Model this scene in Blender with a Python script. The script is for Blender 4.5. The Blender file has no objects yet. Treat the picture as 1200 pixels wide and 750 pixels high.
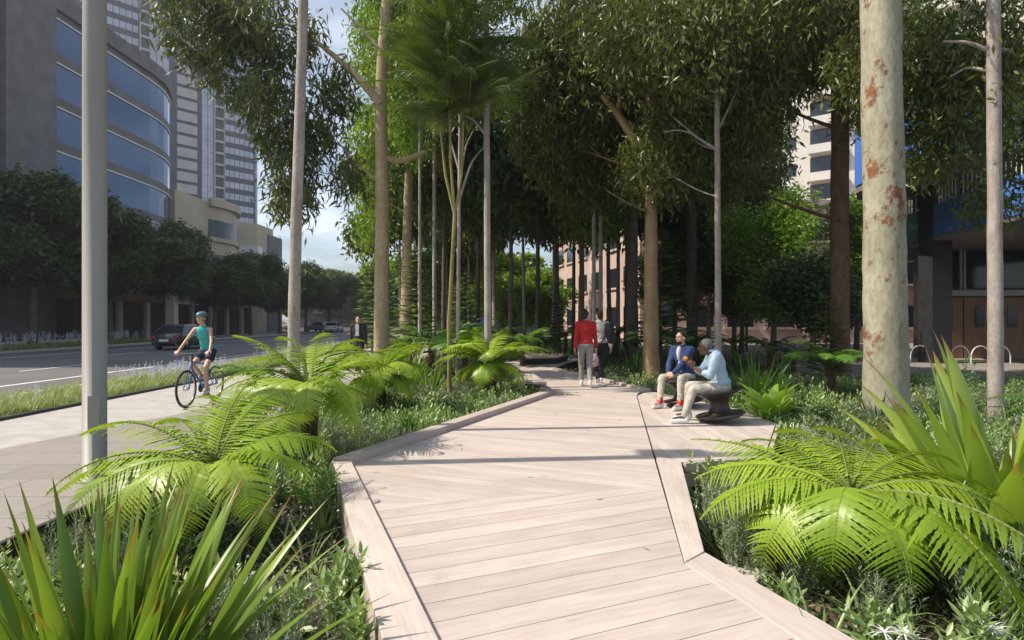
HAZE = .0006
import bpy, bmesh, math, random
import numpy as np
from mathutils import Vector, Matrix

SC = bpy.context.scene
COL = SC.collection
RNG = np.random.default_rng(11)
random.seed(5)
R = math.radians
F = 700.0; CAMZ = 1.6                      # focal length in pixels of a 1200 wide frame, eye height

def px(x, y, z=0.0):
    """ground point seen at picture position x, y on the level z"""
    d = F * (CAMZ - z) / (y - 375.0)
    return ((x - 600.0) / F * d, d)

def at(x, Y):
    return (x - 600.0) / F * Y

# ---------------------------------------------------------------- mesh collector
class MB:
    def __init__(s):
        s.V = []; s.Q = {}; s.n = 0; s.D = []; s.M = []
    def add(s, V, Fc, dat=None, mat=0):
        V = np.asarray(V, float).reshape(-1, 3)
        Fc = np.asarray(Fc, int)
        k = Fc.shape[1]
        s.Q.setdefault(k, []).append((Fc + s.n, mat))
        s.V.append(V)
        if dat is None: dat = np.tile([.5, .5], (len(V), 1))
        s.D.append(np.asarray(dat, float).reshape(-1, 2))
        s.n += len(V)
    def poly(s, V, Fc, mat=0, r=None):
        """faces of mixed size"""
        V = np.asarray(V, float)
        by = {}
        for f in Fc: by.setdefault(len(f), []).append(f)
        n0 = s.n
        for k, fs in by.items():
            s.Q.setdefault(k, []).append((np.asarray(fs, int) + n0, mat))
        s.V.append(V); s.n += len(V)
        rr = .5 if r is None else r
        s.D.append(np.tile([rr, .5], (len(V), 1)))
    def inst(s, tpl, mats, pos, rnd=None, mat=0):
        """copies of a small template, merged: leaves, needles, blades"""
        Vt, Ft, al = tpl
        N = len(pos)
        if N == 0: return
        V = np.einsum('nij,vj->nvi', mats, Vt) + pos[:, None, :]
        Fa = (Ft[None, :, :] + (np.arange(N) * len(Vt))[:, None, None]).reshape(-1, Ft.shape[1])
        if rnd is None: rnd = RNG.random(N)
        dat = np.stack([np.repeat(rnd, len(Vt)), np.tile(al, N)], 1)
        s.add(V.reshape(-1, 3), Fa, dat, mat)
    def mesh(s, name, mats, smooth=False):
        V = np.concatenate(s.V); me = bpy.data.meshes.new(name)
        me.vertices.add(len(V)); me.vertices.foreach_set('co', V.ravel())
        idx = []; tot = []; mi = []
        for k, L in s.Q.items():
            for a, m in L:
                idx.append(a.ravel()); tot.append(np.full(len(a), k)); mi.append(np.full(len(a), m))
        idx = np.concatenate(idx); tot = np.concatenate(tot); mi = np.concatenate(mi)
        st = np.concatenate([[0], np.cumsum(tot)[:-1]])
        me.loops.add(len(idx)); me.loops.foreach_set('vertex_index', idx)
        me.polygons.add(len(tot)); me.polygons.foreach_set('loop_start', st)
        me.polygons.foreach_set('material_index', mi)
        me.polygons.foreach_set('use_smooth', np.full(len(tot), bool(smooth)))
        D = np.concatenate(s.D)
        at_ = me.attributes.new('dat', 'FLOAT_COLOR', 'POINT')
        at_.data.foreach_set('color', np.concatenate([D, np.zeros((len(D), 1)), np.ones((len(D), 1))], 1).ravel())
        me.update(calc_edges=True)
        for m in (mats if isinstance(mats, (list, tuple)) else [mats]): me.materials.append(m)
        return me
    def build(s, name, mats, parent=None, smooth=False, bevel=0):
        return link(name, s.mesh(name, mats, smooth), parent, bevel)

def link(name, me, parent=None, bevel=0):
    o = bpy.data.objects.new(name, me); COL.objects.link(o)
    if parent is not None: o.parent = parent
    if bevel:
        b = o.modifiers.new('Bevel', 'BEVEL'); b.width = bevel; b.segments = 2; b.limit_method = 'ANGLE'; b.angle_limit = R(40)
    return o

def thing(name, label, cat, loc=(0, 0, 0), rz=0, group=None):
    o = bpy.data.objects.new(name, None); COL.objects.link(o)
    o.location = loc; o.rotation_euler = (0, 0, rz)
    return tag(o, label, cat, group)
def tag(o, label, cat, group=None):
    o['label'] = label; o['category'] = cat
    if group: o['group'] = group
    return o
def struct(o, kind='structure'):
    o['kind'] = kind; return o
def dup(root, loc, rz=0, sc=1.0, label=None, group=None):
    r = root.copy(); COL.objects.link(r); r.location = loc; r.rotation_euler = (0, 0, rz); r.scale = (sc,) * 3 if not isinstance(sc, tuple) else sc
    if label: r['label'] = label
    if group: r['group'] = group
    for ch in list(root.children):
        c = ch.copy(); COL.objects.link(c); c.parent = r
        for g in ch.children:
            d = g.copy(); COL.objects.link(d); d.parent = c
    return r

# ---------------------------------------------------------------- shapes
def rotz(a):
    c, s = math.cos(a), math.sin(a)
    return np.array([[c, -s, 0], [s, c, 0], [0, 0, 1.]])
def box(mb, x0, x1, y0, y1, z0, z1, mat=0, rz=0, piv=None):
    V = np.array([[x, y, z] for z in (z0, z1) for x, y in ((x0, y0), (x1, y0), (x1, y1), (x0, y1))], float)
    if rz:
        p = np.array(piv if piv else ((x0 + x1) / 2, (y0 + y1) / 2, 0), float)
        V = (V - p) @ rotz(rz).T + p
    mb.add(V, [[3, 2, 1, 0], [4, 5, 6, 7], [0, 1, 5, 4], [1, 2, 6, 5], [2, 3, 7, 6], [3, 0, 4, 7]], mat=mat)
def prism(mb, poly, z0, z1, mat=0, r=None):
    n = len(poly)
    a = sum(poly[i][0] * poly[(i + 1) % n][1] - poly[(i + 1) % n][0] * poly[i][1] for i in range(n))
    if a < 0: poly = poly[::-1]
    V = [[p[0], p[1], z0] for p in poly] + [[p[0], p[1], z1] for p in poly]
    Fc = [list(range(n))[::-1], list(range(n, 2 * n))] + [[i, (i + 1) % n, n + (i + 1) % n, n + i] for i in range(n)]
    mb.poly(V, Fc, mat, r)
def wallband(mb, path, z0, z1, t=.1, mat=0):
    """thin vertical band standing along a polyline, t thick towards its right-hand side"""
    P = np.array(path, float); n = len(P)
    T = np.gradient(P, axis=0); T /= np.linalg.norm(T, axis=1)[:, None] + 1e-9
    N = np.stack([T[:, 1], -T[:, 0]], 1)
    Q = P + N * t
    V = []
    for i in range(n):
        V += [[*P[i], z0], [*Q[i], z0], [*Q[i], z1], [*P[i], z1]]
    Fc = []
    for i in range(n - 1):
        a, b = 4 * i, 4 * i + 4
        for k in range(4):
            k2 = (k + 1) % 4
            Fc.append([a + k, b + k, b + k2, a + k2])
    Fc.append([0, 1, 2, 3]); e = 4 * (n - 1); Fc.append([e + 3, e + 2, e + 1, e])
    mb.add(V, Fc, mat=mat)
def tube(mb, pts, rad, n=8, mat=0, cap=True, rough=0, r=None):
    P = np.array(pts, float); m = len(P)
    if np.isscalar(rad): rad = [rad] * m
    T = np.gradient(P, axis=0); T /= np.linalg.norm(T, axis=1)[:, None] + 1e-9
    ref = np.array([0, 0, 1.]) if abs(T[0][2]) < .9 else np.array([1., 0, 0])
    V = []; u = np.cross(T[0], ref); u /= np.linalg.norm(u)
    for i in range(m):
        u = u - T[i] * np.dot(u, T[i]); u /= np.linalg.norm(u) + 1e-9
        w = np.cross(T[i], u)
        for k in range(n):
            a = 2 * math.pi * k / n
            rr = rad[i] * (1 + (RNG.normal() * rough if rough else 0))
            V.append(P[i] + (u * math.cos(a) + w * math.sin(a)) * rr)
    Fc = [[i * n + k, i * n + (k + 1) % n, (i + 1) * n + (k + 1) % n, (i + 1) * n + k] for i in range(m - 1) for k in range(n)]
    al = np.repeat(np.linspace(0, 1, m), n)
    mb.add(V, Fc, np.stack([np.full(len(V), .5 if r is None else r), al], 1), mat)
    if cap:
        n0 = mb.n
        mb.poly(np.array(V[:n]), [list(range(n))[::-1]], mat)
        mb.poly(np.array(V[-n:]), [list(range(n))], mat)
def lathe(mb, prof, n=32, mat=0, c=(0, 0, 0), M=None):
    V = []
    for r, z in prof:
        for k in range(n):
            a = 2 * math.pi * k / n; V.append([r * math.cos(a), r * math.sin(a), z])
    V = np.array(V)
    if M is not None: V = V @ np.array(M).T
    V = V + np.array(c)
    m = len(prof)
    mb.add(V, [[i * n + k, i * n + (k + 1) % n, (i + 1) * n + (k + 1) % n, (i + 1) * n + k] for i in range(m - 1) for k in range(n)], mat=mat)
def ellipsoid(mb, c, r, n=14, m=9, mat=0, M=None):
    prof = [(math.sin(math.pi * i / m) + 1e-4, -math.cos(math.pi * i / m)) for i in range(m + 1)]
    V = []
    for q, z in prof:
        for k in range(n):
            a = 2 * math.pi * k / n; V.append([q * math.cos(a) * r[0], q * math.sin(a) * r[1], z * r[2]])
    V = np.array(V)
    if M is not None: V = V @ np.array(M).T
    mb.add(V + np.array(c), [[i * n + k, i * n + (k + 1) % n, (i + 1) * n + (k + 1) % n, (i + 1) * n + k] for i in range(m) for k in range(n)], mat=mat)
def clip(poly, a, b, c):
    """keep the side a*x+b*y<=c"""
    out = []
    for i in range(len(poly)):
        p, q = poly[i], poly[(i + 1) % len(poly)]
        dp, dq = a * p[0] + b * p[1] - c, a * q[0] + b * q[1] - c
        if dp <= 0: out.append(p)
        if dp * dq < 0:
            t = dp / (dp - dq); out.append((p[0] + (q[0] - p[0]) * t, p[1] + (q[1] - p[1]) * t))
    return out
def planks(mb, poly, ang, w, gap, z0, z1, off=0.0):
    """boards running in direction ang, cut to the outline"""
    nx, ny = -math.sin(ang), math.cos(ang)
    d = [p[0] * nx + p[1] * ny for p in poly]
    k = math.floor((min(d) - off) / w)
    while off + k * w < max(d):
        a, b = off + k * w + gap / 2, off + (k + 1) * w - gap / 2
        q = clip(clip(poly, nx, ny, b), -nx, -ny, -a)
        if len(q) >= 3: prism(mb, q, z0, z1, r=random.random())
        k += 1
def rotmats(N, down=0.0, flat=0.0, spread=1.0):
    """random frames: template +Y is the leaf's length, +Z its face"""
    d = RNG.normal(size=(N, 3)) * spread
    d[:, 2] -= down
    d[:, 2] *= (1 - flat)
    d /= np.linalg.norm(d, axis=1)[:, None] + 1e-9
    up = RNG.normal(size=(N, 3)) * (1 - flat * .6); up[:, 2] += flat * 2
    x = np.cross(d, up); x /= np.linalg.norm(x, axis=1)[:, None] + 1e-9
    z = np.cross(x, d)
    return np.stack([x, d, z], 2)
def frames(d, up):
    d = d / (np.linalg.norm(d, axis=1)[:, None] + 1e-9)
    x = np.cross(d, up); x /= np.linalg.norm(x, axis=1)[:, None] + 1e-9
    return np.stack([x, d, np.cross(x, d)], 2)

# ---------------------------------------------------------------- materials
def newmat(name):
    m = bpy.data.materials.new(name); m.use_nodes = True
    nt = m.node_tree; b = nt.nodes['Principled BSDF']
    return m, nt, b
def N_(nt, t, **kw):
    n = nt.nodes.new(t)
    for k, v in kw.items():
        if k in n.inputs: n.inputs[k].default_value = v
        else: setattr(n, k, v)
    return n
def c4(c): return (*c, 1.0)
def ramp(nt, fac, stops):
    r = nt.nodes.new('ShaderNodeValToRGB'); e = r.color_ramp.elements
    while len(e) < len(stops): e.new(.5)
    for k, (p, c) in enumerate(stops): e[k].position = p; e[k].color = c4(c)
    nt.links.new(fac, r.inputs[0]); return r.outputs[0]
def coords(nt, scale=(1, 1, 1), rot=(0, 0, 0), kind='Object'):
    tc = nt.nodes.new('ShaderNodeTexCoord'); mp = nt.nodes.new('ShaderNodeMapping')
    mp.inputs['Scale'].default_value = scale; mp.inputs['Rotation'].default_value = rot
    nt.links.new(tc.outputs[kind], mp.inputs[0]); return mp.outputs[0]
def noise(nt, vec, scale, detail=5, rough=.6):
    n = N_(nt, 'ShaderNodeTexNoise', Scale=scale, Detail=detail, Roughness=rough)
    nt.links.new(vec, n.inputs['Vector']); return n.outputs['Fac']
def mixc(nt, fac, a, b, mode='MIX'):
    m = nt.nodes.new('ShaderNodeMix'); m.data_type = 'RGBA'; m.blend_type = mode
    for s, v in ((0, fac), (6, a), (7, b)):
        if isinstance(v, (int, float)): m.inputs[s].default_value = v
        elif isinstance(v, tuple): m.inputs[s].default_value = c4(v) if len(v) == 3 else v
        else: nt.links.new(v, m.inputs[s])
    return m.outputs[2]
def bump(nt, b, h, strength=.3, dist=.02):
    n = N_(nt, 'ShaderNodeBump', Strength=strength, Distance=dist)
    nt.links.new(h, n.inputs['Height']); nt.links.new(n.outputs[0], b.inputs['Normal'])
def mat_noise(name, ca, cb, scale=4, rough=.7, bumps=0.0, bscale=40, stretch=(1, 1, 1), metallic=0, lo=.35, hi=.65, spec=.5):
    m, nt, b = newmat(name)
    v = coords(nt, stretch)
    nt.links.new(ramp(nt, noise(nt, v, scale), [(lo, ca), (hi, cb)]), b.inputs['Base Color'])
    b.inputs['Roughness'].default_value = rough; b.inputs['Metallic'].default_value = metallic
    b.inputs['Specular IOR Level'].default_value = spec
    if bumps: bump(nt, b, noise(nt, v, bscale), bumps, .01)
    return m
def mat_leaf(name, ca, cb, trans=.35, rough=.45, tip=None, tip_at=.8, tcol=None, spec=.5):
    """leaf colour differs leaf by leaf (dat.r) and may change towards its tip (dat.g)"""
    m, nt, b = newmat(name)
    at_ = N_(nt, 'ShaderNodeAttribute', attribute_name='dat'); sp = nt.nodes.new('ShaderNodeSeparateColor')
    nt.links.new(at_.outputs['Color'], sp.inputs[0])
    col = ramp(nt, sp.outputs[0], [(0, ca), (1, cb)])
    if tip:
        f = ramp(nt, sp.outputs[1], [(tip_at - .12, (0, 0, 0)), (min(tip_at + .1, 1), (1, 1, 1))])
        col = mixc(nt, f, col, tip)
    nt.links.new(col, b.inputs['Base Color'])
    b.inputs['Roughness'].default_value = rough
    b.inputs['Specular IOR Level'].default_value = spec
    tr = nt.nodes.new('ShaderNodeBsdfTranslucent')
    tc = mixc(nt, 1.0, col, tcol or (1.3, 1.35, .55), 'MULTIPLY')
    nt.links.new(tc, tr.inputs[0])
    mx = nt.nodes.new('ShaderNodeMixShader'); mx.inputs[0].default_value = trans
    nt.links.new(b.outputs[0], mx.inputs[1]); nt.links.new(tr.outputs[0], mx.inputs[2])
    nt.links.new(mx.outputs[0], nt.nodes['Material Output'].inputs[0])
    return m
def mat_wood(name, ang, ca=(.48, .405, .365), cb=(.60, .53, .487)):
    m, nt, b = newmat(name)
    at_ = N_(nt, 'ShaderNodeAttribute', attribute_name='dat'); sp = nt.nodes.new('ShaderNodeSeparateColor')
    nt.links.new(at_.outputs['Color'], sp.inputs[0])
    v = coords(nt, (1, 1, 1), (0, 0, -ang))
    off = nt.nodes.new('ShaderNodeVectorMath'); off.operation = 'MULTIPLY_ADD'
    comb = nt.nodes.new('ShaderNodeCombineXYZ')
    for i in range(3): nt.links.new(sp.outputs[0], comb.inputs[i])
    nt.links.new(comb.outputs[0], off.inputs[0]); off.inputs[1].default_value = (37, 11, 5); nt.links.new(v, off.inputs[2])
    st = nt.nodes.new('ShaderNodeVectorMath'); st.operation = 'MULTIPLY'; st.inputs[1].default_value = (1.2, 26, 26)
    nt.links.new(off.outputs[0], st.inputs[0])
    g = noise(nt, st.outputs[0], 2.2, 8, .65)
    st2 = nt.nodes.new('ShaderNodeVectorMath'); st2.operation = 'MULTIPLY'; st2.inputs[1].default_value = (.8, 3.2, 3.2)
    nt.links.new(off.outputs[0], st2.inputs[0])
    g2 = noise(nt, st2.outputs[0], 2.0, 4, .6)
    col = ramp(nt, g, [(.28, ca), (.5, tuple((x + y) / 2 for x, y in zip(ca, cb))), (.72, cb)])
    col = mixc(nt, .5, col, ramp(nt, g2, [(.35, (.80, .78, .76)), (.65, (1.1, 1.09, 1.08))]), 'MULTIPLY')
    col = mixc(nt, .45, col, ramp(nt, sp.outputs[0], [(0, (.76, .75, .74)), (1, (1.12, 1.1, 1.08))]), 'MULTIPLY')
    stn = noise(nt, v, 3.5, 6, .7); col = mixc(nt, .5, col, ramp(nt, stn, [(.26, (.62, .60, .58)), (.40, (1, 1, 1))]), 'MULTIPLY')
    big = noise(nt, v, .9, 3)
    col = mixc(nt, .4, col, ramp(nt, big, [(.35, (.86, .85, .83)), (.65, (1.05, 1.05, 1.05))]), 'MULTIPLY')
    nt.links.new(col, b.inputs['Base Color']); b.inputs['Roughness'].default_value = .72; b.inputs['Specular IOR Level'].default_value = .3
    bump(nt, b, g, .25, .004)
    return m
def mat_bark(name, base, pale, patch, patch_amt=.6, scale=2.5):
    m, nt, b = newmat(name)
    v = coords(nt, (1, 1, .45)); v2 = coords(nt, (1, 1, .8))
    c = ramp(nt, noise(nt, v, scale, 6, .6), [(.3, base), (.62, pale)])
    f = ramp(nt, noise(nt, v2, scale * .9, 7, .7), [(patch_amt, (0, 0, 0)), (patch_amt + .05, (1, 1, 1))])
    c = mixc(nt, f, c, patch)
    f2 = ramp(nt, noise(nt, v, scale * 9, 3, .6), [(.38, (.72, .70, .68)), (.6, (1.05, 1.05, 1.05))])
    c = mixc(nt, .7, c, f2, 'MULTIPLY')
    nt.links.new(c, b.inputs['Base Color']); b.inputs['Roughness'].default_value = .85; b.inputs['Specular IOR Level'].default_value = .2
    add = N_(nt, 'ShaderNodeMath', operation='ADD'); nt.links.new(noise(nt, v, 30, 4), add.inputs[0]); nt.links.new(f, add.inputs[1])
    bump(nt, b, add.outputs[0], .5, .012)
    return m
M = {}
M['gum_leaf'] = mat_leaf('gum_leaf', (.07, .10, .016), (.15, .185, .035), .3, .38)
M['mid_leaf'] = mat_leaf('mid_leaf', (.06, .08, .014), (.13, .155, .028), .32, .42)
M['palm_leaf'] = mat_leaf('palm_leaf', (.07, .12, .02), (.13, .19, .035), .26, .5)
M['sun_leaf'] = mat_leaf('sun_leaf', (.11, .16, .02), (.22, .29, .045), .36, .42)  # brighter yellow gum leaf, the sunlit look is put into its colour
M['strappy'] = mat_leaf('strappy', (.17, .26, .07), (.33, .42, .16), .3, .4)
M['gum_leaf_grey'] = mat_leaf('gum_leaf_grey', (.065, .09, .03), (.15, .18, .06), .3, .38)
M['fresh_leaf'] = mat_leaf('fresh_leaf', (.12, .22, .02), (.25, .36, .05), .45, .4)
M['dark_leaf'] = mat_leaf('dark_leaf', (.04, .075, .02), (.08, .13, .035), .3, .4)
M['street_leaf'] = mat_leaf('street_leaf', (.05, .085, .028), (.12, .16, .05), .3, .4)
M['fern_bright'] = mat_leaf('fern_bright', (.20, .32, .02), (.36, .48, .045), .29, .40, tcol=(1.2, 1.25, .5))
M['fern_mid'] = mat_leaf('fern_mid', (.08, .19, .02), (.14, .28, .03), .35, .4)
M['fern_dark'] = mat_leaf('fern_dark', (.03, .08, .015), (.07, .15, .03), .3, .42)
M['nest_leaf'] = mat_leaf('nest_leaf', (.20, .36, .04), (.30, .46, .06), .35, .3)
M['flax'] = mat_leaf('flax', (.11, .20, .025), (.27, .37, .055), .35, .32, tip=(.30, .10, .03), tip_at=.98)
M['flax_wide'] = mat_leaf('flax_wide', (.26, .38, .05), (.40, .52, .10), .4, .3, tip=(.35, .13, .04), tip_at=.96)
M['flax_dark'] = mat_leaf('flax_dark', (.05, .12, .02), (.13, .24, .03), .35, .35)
M['rosemary'] = mat_leaf('rosemary', (.10, .145, .07), (.32, .38, .22), .24, .5, tip=(.42, .46, .34), tip_at=.8, tcol=(1, 1, .7))
M['shrub_leaf'] = mat_leaf('shrub_leaf', (.17, .27, .08), (.33, .43, .17), .25, .36)
M['cover_leaf'] = mat_leaf('cover_leaf', (.05, .09, .03), (.14, .21, .06), .25, .4)
M['yellow_leaf'] = mat_leaf('yellow_leaf', (.24, .32, .02), (.36, .42, .04), .35, .4)
M['verge_blade'] = mat_leaf('verge_blade', (.22, .29, .11), (.46, .49, .28), .35, .5)
M['pink_petal'] = mat_leaf('pink_petal', (.45, .2, .42), (.7, .45, .62), .3, .5, tcol=(1, 1, 1))
M['lilac_petal'] = mat_leaf('lilac_petal', (.58, .58, .74), (.78, .78, .88), .3, .6, tcol=(1, 1, 1))
M['white_petal'] = mat_leaf('white_petal', (.75, .75, .68), (.85, .85, .8), .3, .5, tcol=(1, 1, 1))
M['frond_stem'] = mat_noise('frond_stem', (.10, .13, .02), (.17, .2, .04), 8, .6)
M['fern_trunk'] = mat_noise('fern_trunk', (.035, .018, .01), (.13, .07, .035), 12, .9, .8, 50, (1, 1, .3))
M['bark_gum'] = mat_bark('bark_gum', (.28, .265, .18), (.44, .415, .31), (.25, .11, .055), .555, 1.9)
M['bark_cream'] = mat_bark('bark_cream', (.36, .28, .17), (.50, .40, .25), (.30, .20, .12), .66, 2.0)
M['bark_tan'] = mat_bark('bark_tan', (.30, .20, .10), (.42, .30, .17), (.15, .09, .05), .64, 3.0)
M['bark_grey'] = mat_bark('bark_grey', (.30, .25, .22), (.46, .41, .37), (.22, .15, .12), .64, 5)
M['bark_brown'] = mat_bark('bark_brown', (.10, .065, .042), (.19, .125, .08), (.07, .045, .03), .6, 5)
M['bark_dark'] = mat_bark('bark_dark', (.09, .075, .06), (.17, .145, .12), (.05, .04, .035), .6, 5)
M['bark_olive'] = mat_bark('bark_olive', (.22, .19, .07), (.34, .30, .13), (.15, .11, .05), .64, 5)
M['wood_near'] = mat_wood('wood_near', R(23)); M['wood_far'] = mat_wood('wood_far', R(-22)); M['wood_back'] = mat_wood('wood_back', R(10))
M['wood_along'] = mat_wood('wood_along', R(90)); M['wood_beam_l'] = mat_wood('wood_beam_l', R(111)); M['wood_beam_f'] = mat_wood('wood_beam_f', R(67))
M['wood_beam_r'] = mat_wood('wood_beam_r', R(80)); M['wood_beam_n'] = mat_wood('wood_beam_n', R(-72))
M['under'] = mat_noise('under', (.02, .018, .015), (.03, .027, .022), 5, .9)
M['soil'] = mat_noise('soil', (.035, .024, .016), (.11, .08, .055), 14, .95, .9, 60, lo=.3, hi=.7)
M['mulch'] = mat_leaf('mulch', (.08, .05, .03), (.26, .18, .12), 0, .9)
M['concrete'] = mat_noise('concrete', (.37, .35, .32), (.47, .45, .42), 3, .85, .15, 60)
M['steel_edge'] = mat_noise('steel_edge', (.03, .028, .026), (.06, .055, .05), 10, .6)
M['kerb'] = mat_noise('kerb', (.40, .39, .38), (.52, .51, .49), 6, .8, .1, 60)
M['paint'] = mat_noise('paint', (.7, .7, .69), (.85, .85, .84), 6, .7)
M['lamp_metal'] = mat_noise('lamp_metal', (.29, .275, .24), (.35, .335, .295), 2, .45, .05, 90, (1, 1, .2), spec=.4)
M['white_metal'] = mat_noise('white_metal', (.7, .7, .7), (.8, .8, .8), 4, .4)
M['dark_metal'] = mat_noise('dark_metal', (.02, .021, .024), (.035, .036, .04), 4, .5)
M['chrome'] = mat_noise('chrome', (.5, .5, .5), (.6, .6, .6), 4, .25, metallic=1)
M['rubber'] = mat_noise('rubber', (.02, .02, .02), (.035, .035, .035), 8, .8)
M['chair'] = mat_noise('chair', (.026, .022, .019), (.038, .032, .028), 7, .4, .05, 120)
M['far_green'] = mat_noise('far_green', (.05, .09, .03), (.1, .15, .05), 1.2, .9)
M['lawn'] = mat_noise('lawn', (.06, .11, .02), (.14, .19, .05), 8, .95, .6, 90)
def asphalt():
    m, nt, b = newmat('asphalt'); v = coords(nt)
    c = ramp(nt, noise(nt, v, .35, 5), [(.35, (.11, .108, .108)), (.65, (.16, .155, .152))])
    c = mixc(nt, .5, c, ramp(nt, noise(nt, v, 90, 2), [(.35, (.7, .7, .7)), (.65, (1.2, 1.2, 1.2))]), 'MULTIPLY')
    nt.links.new(c, b.inputs['Base Color']); b.inputs['Roughness'].default_value = .8
    bump(nt, b, noise(nt, v, 120, 2), .3, .004); return m
M['asphalt'] = asphalt()
def pavers():
    m, nt, b = newmat('pavers')
    v = coords(nt)
    br = N_(nt, 'ShaderNodeTexBrick', Scale=1.0); br.offset = .37; br.inputs['Brick Width'].default_value = 1.2
    br.inputs['Row Height'].default_value = .6; br.inputs['Mortar Size'].default_value = .006; br.inputs['Mortar Smooth'].default_value = .2
    br.inputs['Color1'].default_value = (.255, .228, .205, 1); br.inputs['Color2'].default_value = (.305, .275, .25, 1); br.inputs['Mortar'].default_value = (.13, .115, .10, 1)
    nt.links.new(v, br.inputs['Vector'])
    c = mixc(nt, .5, br.outputs['Color'], ramp(nt, noise(nt, v, 6, 6), [(.3, (.85, .84, .83)), (.7, (1.12, 1.1, 1.1))]), 'MULTIPLY')
    nt.links.new(c, b.inputs['Base Color']); b.inputs['Roughness'].default_value = .8
    bump(nt, b, noise(nt, v, 80, 3), .15, .004); return m
M['pavers'] = pavers()
def glass(name, col, rough=.08, spec=.8, metallic=0.0):
    m, nt, b = newmat(name); v = coords(nt)
    nt.links.new(ramp(nt, noise(nt, v, .25, 2), [(.35, tuple(x * .8 for x in col)), (.65, col)]), b.inputs['Base Color'])
    b.inputs['Roughness'].default_value = rough; b.inputs['Specular IOR Level'].default_value = spec; b.inputs['Metallic'].default_value = metallic
    return m
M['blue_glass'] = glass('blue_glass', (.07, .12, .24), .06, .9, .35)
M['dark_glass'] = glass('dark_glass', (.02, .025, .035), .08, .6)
M['pale_glass'] = glass('pale_glass', (.55, .58, .68), .15, .7)
M['sky_glass'] = glass('sky_glass', (.10, .24, .72), .15, .8)
M['bld_conc'] = mat_noise('bld_conc', (.15, .14, .15), (.21, .20, .205), .8, .8, .05, 20)
M['bld_dark'] = mat_noise('bld_dark', (.04, .04, .05), (.06, .06, .07), .8, .8)
M['bld_panel'] = mat_noise('bld_panel', (.50, .46, .45), (.58, .54, .52), .4, .8)
M['bld_frame'] = mat_noise('bld_frame', (.07, .07, .10), (.10, .10, .13), .5, .7)
M['cream'] = mat_noise('cream', (.46, .39, .30), (.56, .485, .38), .5, .8)
M['pink'] = mat_noise('pink', (.48, .345, .30), (.57, .43, .38), .7, .85, .1, 30)
M['pale_stone'] = mat_noise('pale_stone', (.58, .55, .50), (.66, .63, .58), .6, .8)
M['soffit'] = mat_noise('soffit', (.16, .15, .145), (.2, .19, .18), 1, .8)
M['brown_wall'] = mat_noise('brown_wall', (.10, .08, .07), (.15, .12, .10), 1, .8)
M['timber_door'] = mat_noise('timber_door', (.20, .10, .05), (.30, .16, .085), 3, .6, stretch=(6, 1, .5))
M['frame_grey'] = mat_noise('frame_grey', (.30, .30, .31), (.4, .4, .41), 3, .5)
def plain(name, c, rough=.8, k=.82, scale=14, b=.15):
    return mat_noise(name, tuple(x * k for x in c), c, scale, rough, b, 60)
M['skin_light'] = plain('skin_light', (.60, .36, .26), .5, .9)
M['skin_dark'] = plain('skin_dark', (.12, .055, .035), .45, .85)
M['hair_dark'] = plain('hair_dark', (.018, .012, .01), .6)
M['hair_brown'] = plain('hair_brown', (.06, .035, .02), .6)
M['red_knit'] = plain('red_knit', (.48, .02, .02), .9)
M['grey_cloth'] = plain('grey_cloth', (.30, .29, .27), .9)
M['beige_cloth'] = plain('beige_cloth', (.52, .48, .40), .9)
M['cream_cloth'] = plain('cream_cloth', (.66, .63, .56), .9)
M['black_cloth'] = plain('black_cloth', (.02, .02, .024), .9)
M['denim'] = plain('denim', (.03, .055, .16), .85)
M['light_shirt'] = plain('light_shirt', (.42, .55, .68), .85)
M['white_cloth'] = plain('white_cloth', (.75, .75, .73), .8)
M['aqua'] = plain('aqua', (.05, .42, .42), .7)
M['navy'] = plain('navy', (.015, .02, .05), .8)
M['hair_grey'] = plain('hair_grey', (.17, .165, .155), .8)
M['suit'] = plain('suit', (.03, .03, .035), .85)
M['white_shoe'] = plain('white_shoe', (.8, .8, .78), .5)
M['red_sock'] = plain('red_sock', (.6, .02, .03), .9)
M['pink_bag'] = plain('pink_bag', (.6, .42, .45), .6)
M['eye'] = plain('eye', (.02, .015, .012), .2)
M['lip'] = plain('lip', (.35, .13, .11), .5)
M['orange'] = plain('orange', (.7, .28, .04), .6)
M['helmet'] = plain('helmet', (.09, .20, .22), .35)
M['bike_blue'] = plain('bike_blue', (.05, .12, .38), .3)
M['tail'] = plain('tail', (.4, .02, .02), .2)
def carpaint(name, c):
    m, nt, b = newmat(name)
    nt.links.new(ramp(nt, noise(nt, coords(nt), 3), [(.3, tuple(x * .95 for x in c)), (.7, c)]), b.inputs['Base Color'])
    b.inputs['Roughness'].default_value = .3; b.inputs['Coat Weight'].default_value = .7; b.inputs['Coat Roughness'].default_value = .05; return m
M['car_dark'] = carpaint('car_dark', (.03, .035, .035)); M['car_white'] = carpaint('car_white', (.62, .62, .62)); M['car_grey'] = carpaint('car_grey', (.22, .23, .25)); M['car_blue'] = carpaint('car_blue', (.05, .09, .18))
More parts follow.
